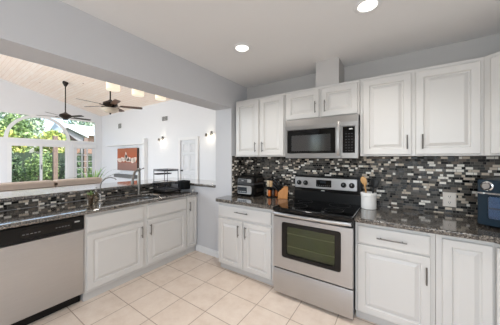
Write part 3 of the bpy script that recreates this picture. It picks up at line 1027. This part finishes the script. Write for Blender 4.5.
bm = B(); lathe(bm, [(.016, .9155), (.016, .94), (.012, .945)], (-.752, -.395, 0), 12)
tag(obj('bottle_stopper', bm, M['white_ceramic'], None, smooth='auto'), 'tiny white stopper on the counter at its end beyond the dish rack cup', 'stopper')

# ================================================================== COUNTER ITEMS, RANGE WALL
CT = .9152
# air fryer
t = thing('air_fryer', 'black and silver countertop air fryer in the backsplash corner', 'air fryer', (.19, -.18, CT))
AX0, AX1, AY0, AY1 = .050, .335, -.335, -.035
def rbox(bm, x0, x1, y0, y1, zs, r=.05):
    loops(bm, [[(x, y, z) for x, y in rrect(x0 + i, x1 - i, y0 + i, y1 - i, r)] for z, i in zs])
bm = B(); rbox(bm, AX0, AX1, AY0, AY1, [(CT + .012, .008), (CT + .025, 0), (CT + .135, 0), (CT + .140, .004)]); obj('body', bm, M['black'], t, smooth='auto')
bm = B(); rbox(bm, AX0 - .006, AX1 + .006, AY0 - .006, AY1 + .006, [(CT + .141, .004), (CT + .145, 0), (CT + .158, 0), (CT + .162, .004)]); obj('seam_band', bm, M['dark_grey'], t, smooth='auto')
bm = B(); rbox(bm, AX0, AX1, AY0, AY1, [(CT + .163, .003), (CT + .166, 0), (CT + .215, .006), (CT + .245, .030), (CT + .252, .06)]); ld = obj('lid', bm, M['black'], t, smooth='auto')
AF = Frame((0, AY0, CT), (1, 0, 0), (0, -1, 0))
bm = B(); loops(bm, [rr(AF, .075, .305, .030, .128, .0003, .02), rr(AF, .075, .305, .030, .128, .008, .02), rr(AF, .079, .301, .034, .124, .010, .018)]); fp = obj('front_panel', bm, M['steel_grey'], t)
bm = B(); loops(bm, [rr(AF, .085, .235, .042, .112, .0102, .006), rr(AF, .085, .235, .042, .112, .013, .006)]); cp = obj('control_screen', bm, M['lcd'], fp)
for k in range(4):
    bm = B(); fbox(bm, AF, .098 + .034 * k, .115 + .034 * k, .056, .063, .0132, .0138); obj('button_mark', bm, M['light_mark'], cp)
bm = B(); loops(bm, [rr(AF, .085, .30, .170, .208, -.004, .012), rr(AF, .085, .30, .170, .208, .005, .012)]); lp = obj('lid_panel', bm, M['steel_grey'], ld)
bm = B(); loops(bm, [rr(AF, .095, .24, .172, .206, .0052, .008), rr(AF, .095, .24, .172, .206, .010, .008)]); obj('lid_handle', bm, M['dark_grey'], ld)
bm = B(); fbox(bm, AF, .150, .185, .186, .193, .0102, .0108); obj('badge', bm, M['light_mark'], ld)
AS = Frame((AX1, 0, CT), (0, 1, 0), (1, 0, 0))
for z0 in (.050, .175):
    bm = B(); loops(bm, [rr(AS, -.255, -.105, z0, z0 + .045, -.002 if z0 > .1 else .0003, .01), rr(AS, -.255, -.105, z0, z0 + .045, .006, .01)]); obj('side_vent', bm, M['nickel'], t)
for x in (AX0 + .05, AX1 - .05):
    for y in (AY0 + .05, AY1 - .05):
        bm = B(); lathe(bm, [(.014, CT), (.014, CT + .0125)], (x, y, 0), 10); obj('foot', bm, M['black'], t)

t.scale.z = 1.12
# spice rack: two tier carousel; every jar is a thing
sc = (.51, -.145)
t = thing('spice_rack', 'black two tier revolving spice rack beside the knife block', 'spice rack', (sc[0], sc[1], CT))
bm = B(); lathe(bm, [(.078, CT), (.080, CT + .004), (.080, CT + .010), (.074, CT + .014)], (*sc, 0), 24); obj('base', bm, M['black'], t, smooth='auto')
bm = B(); lathe(bm, [(.080, CT + .128), (.080, CT + .138)], (*sc, 0), 24); obj('tier', bm, M['black'], t, smooth='auto')
bm = B(); lathe(bm, [(.009, CT + .0142), (.009, CT + .262), (.016, CT + .27), (.010, CT + .282)], (*sc, 0), 12); obj('pole', bm, M['black'], t, smooth='auto')
hues = ['orange', 'pale_spice', 'dark_spice', 'tan_spice', 'red_spice', 'dark_spice', 'pale_spice', 'orange']
hue_word = {'orange': 'orange', 'pale_spice': 'pale', 'dark_spice': 'dark brown', 'tan_spice': 'tan', 'red_spice': 'rust red'}
side_word = ['on the wall side', 'on the oven side', 'toward the knife block', 'on the front right', 'facing the room', 'on the front left', 'toward the fryer', 'beside the fryer lid']
for tier, z in ((0, CT + .0145), (1, CT + .1385)):
    for k in range(6):
        a = 2 * PI * (k + .25 + .5 * tier) / 6
        x, y = sc[0] + .054 * math.cos(a), sc[1] + .054 * math.sin(a)
        hue = hues[(k * 2 + tier * 3) % 8]
        ang = ['toward the range', 'behind, toward the range', 'at the back', 'toward the air fryer', 'at the front left', 'at the front'][k] if tier == 0 else \
              ['toward the range', 'at the back', 'behind, toward the fryer', 'toward the air fryer', 'at the front', 'at the front right'][k]
        j = thing('spice_jar', '%s spice jar on the %s tier of the black rack, %s' % (hue_word[hue], ('lower', 'upper')[tier], ang), 'jar', (x, y, z), 'spice jars in the revolving rack')
        bm = B(); lathe(bm, [(.019, z), (.021, z + .004), (.021, z + .078), (.017, z + .083)], (x, y, 0), 14); obj('jar', bm, M[hue], j, smooth='auto')
        bm = B(); lathe(bm, [(.0225, z + .0832), (.0225, z + .102), (.020, z + .104)], (x, y, 0), 14); obj('lid', bm, M['black'], j, smooth='auto')

# knife block, slanted, with knives
t = thing('knife_block', 'slanted blond wood knife block beside the range', 'knife block', (.690, -.16, CT))
KC = Vector((.690, -.16, 0))
KD = Vector((-.020, -.015, 0))
KR = Matrix.Rotation(math.radians(-62), 3, 'Z')
def kturn(p):
    return KR @ (Vector(p) - KC) + KC + KD
bm = B()
xprism(bm, [(-.215, CT), (-.095, CT), (-.085, CT + .150), (-.135, CT + .155), (-.215, CT + .075)], .645, .735)
for v_ in bm.verts:
    v_.co = kturn(v_.co)
obj('block', bm, M['wood_blond'], t, bevel=.004)
dirv = (KR @ Vector((0, -.74, .67))).normalized()
side = KR @ Vector((1, 0, 0))
up = side.cross(dirv)
for row, (py, pz) in enumerate(((-.150, CT + .140), (-.175, CT + .115), (-.200, CT + .090))):
    for k in range((3, 3, 2)[row]):
        x = (.664, .690, .716)[k] if row < 2 else (.674, .706)[k]
        p = kturn((x, py, pz)) + dirv * .004
        L = (.140, .125, .105)[row] * (1 + .06 * (k - 1))
        w = ('topmost', 'middle', 'lowest')[row] + ' row of the wood block, ' + (('nearest the room', 'in the centre slot', 'nearest the tiles')[k] if row < 2 else ('nearest the room', 'nearest the tiles')[k])
        kt = thing('kitchen_knife', 'black handled knife in the %s' % w, 'knife', tuple(p), 'knives in the block')
        bm = B()
        rings = []
        for q_, hw, hh in ((0, .007, .010), (.15, .009, .012), (.5, .008, .011), (.85, .0095, .014), (1, .006, .009)):
            c0 = p + dirv * (L * q_)
            rings.append([c0 + side * hw * math.cos(q * PI / 4) + up * hh * math.sin(q * PI / 4) for q in range(8)])
        loops(bm, rings); h = obj('grip', bm, M['black'], kt, smooth='auto')
        bm = B(); e = p + dirv * (L * 1.004); tube(bm, [e, e + dirv * .005], .006, 8); obj('pommel', bm, M['steel'], h)

# utensil crock
uc = (1.650, -.19)
t = thing('utensil_crock', 'white ceramic utensil crock on the counter beside the range', 'crock', (uc[0], uc[1], CT))
bm = B(); lathe(bm, [(.066, CT), (.070, CT + .004), (.071, CT + .128), (.074, CT + .131), (.074, CT + .160), (.071, CT + .165), (.066, CT + .163), (.065, CT + .02), (.0, CT + .015)], (*uc, 0), 30); obj('pot', bm, M['white_ceramic'], t, smooth='auto')
def utensil(name, label, cat, mat, base, tip, kind):
    base, tip = Vector(base), Vector(tip)
    d = (tip - base).normalized()
    t = thing(name, label, cat, tuple(base), 'utensils in the white crock')
    bm = B(); tube(bm, [base, base + (tip - base) * .72], .0055, 8); obj('shaft', bm, mat, t, smooth='auto')
    bm = B()
    side = Vector((d.z, 0, -d.x)).normalized()
    nrm = d.cross(side).normalized()
    L = (tip - base).length
    rings = []
    prof = {'spoon': [(.70, .006), (.75, .016), (.82, .026), (.90, .029), (.96, .022), (1.0, .008)],
            'turner': [(.70, .006), (.74, .024), (.80, .034), (.98, .038), (1.0, .036)],
            'fork': [(.70, .006), (.76, .018), (.86, .021), (.98, .015), (1.0, .006)]}[kind]
    for s, hw in prof:
        c0 = base + d * (L * s)
        th = .004
        rings.append([c0 + side * hw * math.cos(q * PI / 4) + nrm * th * math.sin(q * PI / 4) for q in range(8)])
    loops(bm, rings); obj('head', bm, mat, t, smooth='auto')
zb = CT + .022
utensil('wooden_spoon', 'large blond wooden spoon standing at the range side of the crock', 'spoon', M['wood_spoon'], (1.652, -.190, zb), (1.598, -.205, CT + .325), 'spoon')
utensil('wooden_spatula', 'blond wooden spatula behind the big spoon in the crock', 'spatula', M['wood_spoon'], (1.642, -.155, zb), (1.604, -.143, CT + .31), 'fork')
utensil('slotted_turner', 'black kitchen turner leaning at the outlet side of the crock', 'turner', M['black'], (1.668, -.222, zb), (1.712, -.222, CT + .295), 'turner')
utensil('pasta_fork', 'black pasta fork at the back of the crock', 'fork', M['black'], (1.674, -.165, zb), (1.694, -.140, CT + .305), 'fork')

# outlet
t = thing('wall_outlet', 'ivory wall outlet on the mosaic backsplash before the toaster oven', 'outlet', (2.297, -.010, .978))
OF = Frame((0, -.0095, 0), (1, 0, 0), (0, -1, 0))
bm = B(); slab(bm, OF, 2.250, 2.345, .978, 1.112, .007, 0, .006); obj('cover_plate', bm, M['plate'], t)
for z in (1.018, 1.072):
    bm = B(); loops(bm, [rr(OF, 2.280, 2.315, z - .018, z + .018, .0071, .012), rr(OF, 2.280, 2.315, z - .018, z + .018, .0095, .012)]); s = obj('socket', bm, M['plate'], t)
    for x in (2.290, 2.303):
        bm = B(); fbox(bm, OF, x - .0015, x + .0015, z - .004, z + .009, .0096, .0102); obj('slot', bm, M['black'], s)
    bm = B(); lathe(bm, [(.003, 0), (.003, -.0006)], OF.p(2.2965, z - .010, .0096), 8, 'Y'); obj('slot', bm, M['black'], s)

# toaster oven, turned into the corner
t = thing('toaster_oven', 'navy blue toaster oven with chrome dial on the corner counter', 'toaster oven', (0, 0, 0))
TW, TD, TH = .50, .36, .355
TF = Frame((0, 0, 0), (1, 0, 0), (0, -1, 0))        # local: front at y = 0, body behind
bm = B()
fbox(bm, TF, 0, TW, .018, TH, -TD, -.012); obj('body', bm, M['blue'], t, bevel=.012, seg=3)
bm = B(); framed(bm, TF, (0, TW, .018, TH), (.055, TW - .055, .07, .232), -.012, .004, .012, .012); fr = obj('front_frame', bm, M['blue'], t)
bm = B(); fbox(bm, TF, .05, TW - .05, .065, .237, -.0118, -.010); obj('oven_lining', bm, M['blue_light'], t)
bm = B(); fbox(bm, TF, .05, TW - .05, .065, .237, -.004, -.001); gl = obj('window_glass', bm, M['toaster_glass'], t)
bm = B(); fbox(bm, TF, .06, TW - .06, .140, .150, -.0095, -.0045); obj('rack', bm, M['black'], t)
bm = B(); fbox(bm, TF, .0, TW, .252, .262, .0042, .022); fbox(bm, TF, .02, .04, .250, .264, .004, .030); fbox(bm, TF, TW - .04, TW - .02, .250, .264, .004, .030)
obj('door_handle', bm, M['chrome'], t)
for x in (.052, .175, .29, .40):
    bm = B(); lathe(bm, [(.034, -.0045), (.034, -.010), (.026, -.014), (.024, -.034), (.020, -.038)], (x, 0, .309), 20, 'Y'); obj('dial', bm, M['chrome'] if x < .1 else M['black'], t, smooth='auto')
for x in (.04, TW - .04):
    for y in (.06, TD - .05):
        bm = B(); lathe(bm, [(.016, .0), (.016, .0185)], (x, y, 0), 10); obj('foot', bm, M['black'], t)
t.location = (2.400, -.385, CT)
t.rotation_euler = (0, 0, math.radians(-28))

# ================================================================== CEILING LIGHTS
t = thing('recessed_light', 'round recessed ceiling light nearest the pillar', 'ceiling light', (.655, -1.03, CZ), 'recessed ceiling lights')
bm = B(); lathe(bm, [(.058, -.001), (.088, -.001), (.090, -.005), (.082, -.009), (.062, -.012), (.057, -.0015)], (.655, -1.03, CZ), 28, cap=False); obj('trim_ring', bm, M['trim'], t, smooth='auto')
bm = B(); lathe(bm, [(.0565, -.0012), (.0565, -.004), (.04, -.009), (.0, -.012)], (.655, -1.03, CZ), 28); obj('lens', bm, M['lens'], t, smooth='auto')
cans = [(.655, -1.03)]
for (x, y, lab) in ((1.720, -1.02, 'round recessed ceiling light above the floor before the range, beyond the first one'),
                    (.655, -3.2, 'unseen recessed ceiling light added behind the viewpoint, by the dishwasher'),  # this unseen row is added for its light
                    (1.720, -3.2, 'unseen recessed ceiling light added just behind the viewpoint'),
                    (2.78, -3.2, 'unseen recessed ceiling light added behind the viewpoint, by the plain wall')):
    dup(t, (x, y, CZ), lab)
    cans.append((x, y))
for x, y in cans:
    light('downlight', 'AREA', (x, y, CZ - .02), CAN_W, (1.0, .96, .91), (0, 0, 0), shape='DISK', size=.13, spread=math.radians(125))

# ================================================================== GREAT ROOM
# pendants over the bar
first = None
for k, (y, zb, lab) in enumerate(((-1.174, 2.439, 'cream drum pendant over the bar nearest the windows, by the fan rod'), (-.798, 2.448, 'cream drum pendant over the bar, middle one of three'), (-.39, 2.474, 'cream drum pendant over the bar nearest the pillar'))):
    x = -1.6
    t = thing('drum_pendant', lab, 'pendant lamp', (x, y, zb), 'drum pendants over the bar')
    bm = B(); lathe(bm, [(.080, zb), (.088, zb + .002), (.088, zb + .17), (.080, zb + .172), (.080, zb + .168), (.082, zb + .006), (.078, zb + .006)], (x, y, 0), 24); obj('lamp_shade', bm, M['shade'], t, smooth='auto')
    bm = B(); lathe(bm, [(.0, zb + .006), (.030, zb + .010), (.035, zb + .04), (.015, zb + .08), (.010, zb + .165)], (x, y, 0), 12); obj('bulb', bm, M['bulb'], t, smooth=True)
    top = vz(y)
    bm = B(); tube(bm, [(x, y, zb + .16), (x, y, top - .02)], .004, 6); obj('cord', bm, M['bronze'], t)
    bm = B(); lathe(bm, [(.06, top - .022), (.06, top - .005), (.03, top + .003)], (x, y, 0), 16); obj('canopy', bm, M['bronze'], t, smooth='auto')

def fan(x, y, zm, label, mat_blade, rot0, bowl):
    t = thing('ceiling_fan', label, 'ceiling fan', (x, y, zm - .25), 'ceiling fans under the plank ceiling')
    top = vz(y)
    bm = B(); lathe(bm, [(.035, top - .16), (.085, top - .05), (.09, top - .02), (.07, top + .02)], (x, y, 0), 18); obj('canopy', bm, M['bronze'], t, smooth='auto')
    bm = B(); tube(bm, [(x, y, zm + .10), (x, y, top - .10)], .018, 10); obj('downrod', bm, M['bronze'], t, smooth='auto')
    bm = B(); lathe(bm, [(.03, zm + .13), (.06, zm + .10), (.17, zm + .04), (.18, zm - .02), (.12, zm - .07), (.08, zm - .10)], (x, y, 0), 24); obj('motor_housing', bm, M['bronze'], t, smooth='auto')
    for k in range(5):
        a = rot0 + 2 * PI * k / 5
        d = Vector((math.cos(a), math.sin(a), 0)); s = Vector((-d.y, d.x, 0)); c = Vector((x, y, zm - .035))
        bm = B()
        rings = []
        for q, hw in ((.24, .045), (.32, .062), (.60, .072), (.76, .070), (.80, .045)):
            m = c + d * q
            tl = Vector((0, 0, -.20))
            rings.append([m + s * hw + tl * hw - Vector((0, 0, .004)), m + s * hw + tl * hw + Vector((0, 0, .004)), m - s * hw - tl * hw + Vector((0, 0, .004)), m - s * hw - tl * hw - Vector((0, 0, .004))])
        loops(bm, rings); b = obj('blade', bm, mat_blade, t)
        bm = B(); tube(bm, [c + d * .12 + Vector((0, 0, .0)), c + d * .19 - Vector((0, 0, .02)), c + d * .29 - Vector((0, 0, .008))], .012, 8); obj('blade_arm', bm, M['bronze'], b, smooth='auto')
    if bowl:
        bm = B(); lathe(bm, [(.075, zm - .10), (.205, zm - .115), (.20, zm - .16), (.13, zm - .22), (.02, zm - .245)], (x, y, 0), 24); obj('light_bowl', bm, M['bowl'], t, smooth=True)
        bm = B(); lathe(bm, [(.02, zm - .243), (.025, zm - .262), (.005, zm - .285)], (x, y, 0), 12); obj('finial', bm, M['bronze'], t, smooth=True)
    else:
        bm = B(); lathe(bm, [(.08, zm - .10), (.07, zm - .14), (.02, zm - .15)], (x, y, 0), 20); obj('switch_cap', bm, M['bronze'], t, smooth='auto')
    return t
fan(-8.08, .118, 2.96, 'dark ceiling fan on a long rod before the arched window', M['bronze'], .35, False)
fan(-4.70, .140, 2.92, 'ceiling fan with walnut blades and a glass light bowl', M['wood_walnut'], 1.05, True)

# wall vents
t = thing('wall_vent', 'two section grey wall vent above the sconce beside the door', 'vent', (-5.46, 2.4, 2.93))
bm = B(); fbox(bm, FF, -5.66, -5.28, 2.84, 3.04, .0005, .012); obj('frame', bm, M['trim'], t)
for a, b in ((-5.64, -5.48), (-5.46, -5.30)):
    bm = B(); fbox(bm, FF, a, b, 2.86, 3.02, .0122, .016); g = obj('grille', bm, M['dim_mark'], t)
    bm = B()
    for k in range(6):
        fbox(bm, FF, a + .01, b - .01, 2.875 + .024 * k, 2.883 + .024 * k, .0162, .020)
    obj('louvres', bm, M['light_mark'], g)
t = thing('wall_vent', 'small grey wall vent high in the far corner near the windows', 'vent', (-8.92, 2.4, 2.87))
bm = B(); fbox(bm, FF, -9.09, -8.75, 2.80, 3.08, .0005, .012); obj('frame', bm, M['trim'], t)
bm = B(); fbox(bm, FF, -9.06, -8.78, 2.83, 3.05, .0122, .016); g = obj('grille', bm, M['dim_mark'], t)
bm = B()
for k in range(7):
    fbox(bm, FF, -9.05, -8.79, 2.85 + .028 * k, 2.858 + .028 * k, .0162, .02)
obj('louvres', bm, M['light_mark'], g)

def sconce(x, z, label):
    t = thing('wall_sconce', label, 'wall light', (x, 2.4, z), 'two lamp sconces on the far wall')
    bm = B(); lathe(bm, [(.055, -.0005), (.055, -.015), (.03, -.022)], FF.p(x, z, 0), 18, 'Y'); obj('back_plate', bm, M['nickel'], t, smooth='auto')
    for s in (-1, 1):
        c = FF.p(x + s * .12, z + .03 * s, .11)
        bm = B(); tube(bm, [FF.p(x, z, .016), FF.p(x + s * .05, z + .005 * s, .06), c], .008, 8); a = obj('arm', bm, M['nickel'], t, smooth='auto')
        bm = B(); lathe(bm, [(.025, .05), (.035, .045), (.042, -.045), (.036, -.045), (.028, .035)], c, 16); obj('lamp_shade', bm, M['dark_nickel'], a, smooth='auto')
        bm = B(); lathe(bm, [(.012, .03), (.026, -.01), (.024, -.035), (.005, -.045)], c, 12); obj('bulb', bm, M['bulb'], a, smooth=True)
    light('sconce_light', 'POINT', (x, 2.25, z - .10), 2.6, (1, .86, .66), shadow_soft_size=.05)
sconce(-5.58, 2.17, 'two lamp wall sconce between the vent and the door')
sconce(-3.05, 2.20, 'two lamp wall sconce beside the pillar, past the door')

# fireplace surround and the picture
bm = B()
fbox(bm, FF, -9.95, -6.63, 2.00, 2.05, .0005, .20)
tag(obj('mantel_shelf', bm, M['trim'], None, bevel=.006), 'long white ledge on the far wall above the orange picture', 'shelf')
bm = B(); fbox(bm, FF, -6.79, -6.62, .112, 1.999, .0005, .16); fbox(bm, FF, -6.79, -6.62, 2.051, 2.24, .0005, .16)
tag(obj('mantel_post', bm, M['trim'], None, bevel=.006), 'white square post standing at the end of the ledge by the picture', 'post')
t = thing('canvas_picture', 'rust orange canvas picture with pale shapes on the far wall', 'picture', (-8.1, 2.4, .88))
bm = B(); fbox(bm, FF, -8.95, -7.27, .88, 1.87, .002, .10); obj('canvas_side', bm, M['canvas_edge'], t)
bm = B(); fbox(bm, FF, -8.95, -7.27, .88, 1.87, .1005, .104); obj('painted_face', bm, M['canvas'], t)
for i, (u, v, a, b, r) in enumerate(((-8.72, 1.33, .16, .09, .2), (-8.42, 1.37, .17, .08, -.1), (-8.12, 1.42, .15, .11, .3), (-8.16, 1.55, .06, .10, .2), (-7.90, 1.36, .14, .07, 0), (-7.62, 1.33, .15, .09, .4), (-7.42, 1.36, .09, .11, -.2))):
    bm = B()
    ring = [FF.p(u + a * 1.25 * math.cos(q) * (1 + .2 * math.sin(3 * q + i)) - r * b * math.sin(q), v + b * 1.3 * math.sin(q) * (1 + .25 * math.cos(2 * q + i)), .1045) for q in [2 * PI * k / 18 for k in range(18)]]
    loops(bm, [ring, [p + Vector((0, -.002, 0)) for p in ring]]); obj('brush_mark', bm, M['paint_white'], t)
bm = B(); fbox(bm, FF, -9.05, -7.35, .55, .70, .0005, .22)
tag(obj('wall_shelf', bm, M['dim_mark'], None, bevel=.006), 'low grey shelf on the far wall under the orange picture', 'shelf')

# sofa behind the bar
t = thing('sofa', 'long tan sofa back showing over the bar top', 'sofa', (-2.75, -1.8, 0))
SB = [(-2.50, .001), (-3.40, .001)]
bm = B(); box(bm, -3.40, -2.52, -3.55, -.90, .10, .42); obj('base', bm, M['leather'], t, bevel=.03)
for k in range(4):
    y1 = -.94 - .66 * k; y0 = y1 - .645
    bm = B(); box(bm, -2.74, -2.50, y0, y1, .42, 1.083 - (0 if k else 0)); c = obj('back_cushion', bm, M['leather'], t, bevel=.035, seg=4)
    bm = B(); fbox(bm, Frame((-2.5, 0, 0), (0, 1, 0), (1, 0, 0)), y0 + .02, y1 - .02, .985, .991, -.004, .003); obj('piping', bm, M['leather_dark'], c)
    bm = B(); box(bm, -3.38, -2.76, y0, y1, .42, .56); obj('seat_cushion', bm, M['leather'], t, bevel=.04, seg=3)
    if k < 3:
        bm = B(); lathe(bm, [(.020, .0), (.020, .008), (.008, .014)], (-2.502, y0 - .007, 1.03), 12, 'X'); obj('button', bm, M['leather_dark'], t, smooth='auto')
for x in (-3.3, -2.62):
    for y in (-3.45, -1.0):
        bm = B(); lathe(bm, [(.02, .0005), (.03, .0995)], (x, y, 0), 10); obj('leg', bm, M['wood_walnut'], t)

# spiky plant in a tall pot
pc = (-4.3, -.43)
t = thing('potted_plant', 'spiky green plant with long arching leaves standing before the French door', 'plant', (*pc, 0))
bm = B(); lathe(bm, [(.13, .0005), (.15, .02), (.19, .62), (.20, .66), (.18, .66), (.17, .60)], (*pc, 0), 24); obj('pot', bm, M['white_ceramic'], t, smooth='auto')
bm = B(); lathe(bm, [(.171, .585), (.168, .60), (.0, .61)], (*pc, 0), 20); obj('soil', bm, M['leather_dark'], t)
bm = B()
for k in range(30):
    blade_leaf(bm, (pc[0] + random.uniform(-.04, .04), pc[1] + random.uniform(-.04, .04), .60), k * 2.4, random.uniform(.08, .32), .025, random.uniform(.45, .78), random.uniform(.0, .2), 7)
obj('foliage', bm, M['leaf_e'], t)
bm = B()
for az, L, ri, dr_ in ((1.2, .55, 1.25, .72), (1.9, .42, 1.35, .75), (.6, .75, 1.2, .85), (2.4, .6, 1.15, .8), (-1.6, .55, 1.05, .7), (-1.0, .6, 1.2, .85), (.1, .5, 1.25, .85), (1.5, .75, 1.05, .62)):
    blade_leaf(bm, (*pc, .60), az, L, .016, ri, dr_, 10)
obj('arching_leaves', bm, M['leaf_f'], t)

# ================================================================== OUTSIDE
bm = B(); box(bm, -60, -10.95, -30, 40, -.25, -.12)
g = obj('ground', bm, M['ground'], None, keep=True); g['kind'] = 'structure'

def leaf_cloud(bm, c, rad, n, size):
    for _ in range(n):
        while True:
            q = Vector((random.uniform(-1, 1), random.uniform(-1, 1), random.uniform(-1, 1)))
            if .25 < q.length < 1:
                break
        lump = 1 + .25 * math.sin(5 * q.x + 3 * q.z) * math.cos(4 * q.y)
        p = Vector((c[0] + q.x * rad[0] * lump, c[1] + q.y * rad[1] * lump, c[2] + q.z * rad[2] * lump))
        nrm = Vector((random.gauss(0, 1) + .5, random.gauss(0, 1), random.gauss(0, 1) + .6)).normalized()
        a = nrm.orthogonal().normalized()
        a = Matrix.Rotation(random.uniform(0, 2 * PI), 3, nrm) @ a
        b = nrm.cross(a)
        s = size * random.uniform(.6, 1.3)
        vs = [bm.verts.new(p + a * s), bm.verts.new(p + b * s * .45), bm.verts.new(p - a * s), bm.verts.new(p - b * s * .45)]
        bm.faces.new(vs)

def tree(name, label, cat, x, y, h, rad, zc, n, size, mat, group):
    t = thing(name, label, cat, (x, y, -.12), group)
    bm = B()
    tube(bm, [(x, y, -.12), (x + .06, y + .05, zc * .5), (x, y, zc)], .05 + .02 * h, 8, .03)
    for k in range(5):
        a = k * 1.26
        tube(bm, [(x, y, zc * .55), (x + rad[0] * .5 * math.cos(a), y + rad[1] * .5 * math.sin(a), zc + rad[2] * .3 * (k % 3 - .5))], .04, 6, .015)
    obj('trunk', bm, M['bark'], t)
    bm = B(); leaf_cloud(bm, (x, y, zc), rad, n, size); obj('foliage', bm, mat, t)

# boundary fence
t = thing('garden_fence', 'dark timber fence behind the shrubs outside', 'fence', (-16.6, 0, -.12))
bm = B()
for k in range(60):
    y = -6 + .2 * k
    box(bm, -16.62, -16.58, y, y + .19, -.12, 1.75 + .02 * (k % 2))
obj('boards', bm, M['dark_fence'], t)
for k in range(6):
    bm = B(); box(bm, -16.72, -16.62, -5.9 + 2.3 * k, -5.8 + 2.3 * k, -.12, 1.8); obj('post', bm, M['dark_fence'], t)

shrubs = [(-14.9, -3.0, 'dark bushy shrub outside the narrow side window'), (-15.1, -1.6, 'dark shrub outside behind the first sliding pane, on its hinge side'), (-15.4, -.2, 'dark shrub outside behind the middle of the sliding doors'),
          (-15.0, 1.2, 'dark shrub outside behind the timber post by the second sliding pane'), (-15.5, 2.6, 'dark shrub outside between the sliding doors and the French door'), (-15.2, 4.0, 'dark shrub outside behind the French door')]
for i, (x, y, lab) in enumerate(shrubs):
    tree('garden_shrub', lab, 'shrub', x, y, 1.2, (.50, .56, .95), .80, 1000, .11, M['leaf_c'] if i % 2 == 0 else M['leaf_a'], 'shrubs along the fence')
low = [(-13.6, -2.3, 'low leafy shrub in front of the fence, left of the sliding doors'), (-13.6, -.85, 'low leafy shrub seen through the middle of the first sliding pane'),
       (-13.6, .5, 'low leafy shrub in front of the fence, just before the first timber post'), (-13.6, 2.02, 'low leafy shrub between the two timber posts outside'), (-13.6, 3.5, 'low leafy shrub beyond the second timber post')]
for i, (x, y, lab) in enumerate(low):
    r_ = .36 if i == 3 else .52
    tree('low_shrub', lab, 'shrub', x, y, .9, (.30, r_, .80), .80, 800, .09, M['leaf_c' if i % 2 else 'leaf_a'], 'low shrubs in front of the fence')
for i, (x, y, z, rad, lab, mt) in enumerate(((-18.0, -2.5, 2.5, (.75, .93, .95), 'yellow green tree at the lower edge of the arched window, left end', 'leaf_b'),
                                    (-18.0, -.1, 2.3, (.75, .93, .85), 'yellow green tree at the foot of the arch, below its middle', 'leaf_b'),
                                    (-18.2, 2.3, 2.4, (.75, .93, .9), 'yellow green tree beside the neighbouring white roof', 'leaf_b'),
                                    (-20.9, -4.75, 2.9, (1.1, 1.2, 1.5), 'bright green tree beyond the arched window, far left', 'leaf_a'),
                                    (-20.9, .9, 3.0, (1.1, 1.0, 1.5), 'bright green tree behind the yellow ones under the arch', 'leaf_a'),
                                    (-20.9, -1.6, 3.1, (1.1, 1.15, 1.5), 'bright green tree filling the left half of the arch', 'leaf_a'))):
    tree('garden_tree', lab, 'tree', x, y, 4, rad, z, 1500, .15, M[mt], 'trees beyond the fence')
for i, (x, y, lab) in enumerate(((-27, -8.2, 'tall grey green tree at the far left beyond the garden'), (-27, -2.2, 'tall grey green tree at the top of the arch'), (-34.5, 3.4, 'tall grey green tree rising left of the white roof'), (-34.5, 10.0, 'tall grey green tree rising behind the white roof'))):
    tree('background_tree', lab, 'tree', x, y, 7, (2.0, 2.3, 2.6), 5.2, 2000, .28, M['leaf_d'], 'tall trees in the distance')
# patio posts
for (y, lab) in ((1.30, 'brown timber post outside the second sliding pane'), (2.72, 'brown timber post outside the French door')):
    t = thing('patio_post', lab, 'post', (-13.8, y, -.12), 'brown timber posts outside')
    bm = B(); box(bm, -13.9, -13.7, y - .10, y + .10, .0, 2.65); obj('post', bm, M['bark'], t, bevel=.01)
    bm = B(); box(bm, -13.95, -13.65, y - .15, y + .15, -.12, .0); obj('footing', bm, M['house_grey'], t)

# neighbouring house
t = thing('neighbour_house', 'neighbouring house with white metal roof beyond the fence', 'house', (-25, 7, -.12))
bm = B(); box(bm, -30, -24.4, 4.9, 13, -.12, 3.75); obj('wall', bm, M['house_wall'], t)
bm = B()
v = [bm.verts.new(p) for p in ((-23.8, 4.7, 3.72), (-23.8, 13.4, 3.72), (-27.2, 13.4, 5.05), (-27.2, 4.7, 5.05), (-30.6, 4.7, 3.7), (-30.6, 13.4, 3.7))]
for f in ((0, 1, 2, 3), (3, 2, 5, 4), (0, 3, 4), (1, 5, 2), (0, 4, 5, 1)):
    bm.faces.new([v[i] for i in f])
obj('roof', bm, M['metal_roof'], t)
bm = B(); xprism(bm, [(3.5, 2.95), (5.5, 2.95), (5.5, 3.36), (4.15, 4.05)], -24.3, -22.1); obj('gable', bm, M['house_grey'], t)
bm = B()
for s_ in ((3.15, 2.78, 4.14, 4.10), (5.75, 3.30, 4.14, 4.10)):
    y0, z0, y1, z1 = s_
    xprism(bm, [(y0, z0), (y1, z1), (y1, z1 + .15), (y0, z0 + .15)], -24.6, -21.8)
obj('gable_roof', bm, M['metal_roof'], t)
bm = B(); xprism(bm, [(3.75, 3.0), (5.0, 3.0), (4.15, 3.70)], -22.105, -22.08); obj('gable_vent', bm, M['bronze'], t)
for y in (3.65, 5.35):
    bm = B(); box(bm, -22.3, -22.1, y - .1, y + .1, -.12, 2.95); obj('porch_post', bm, M['house_grey'], t)
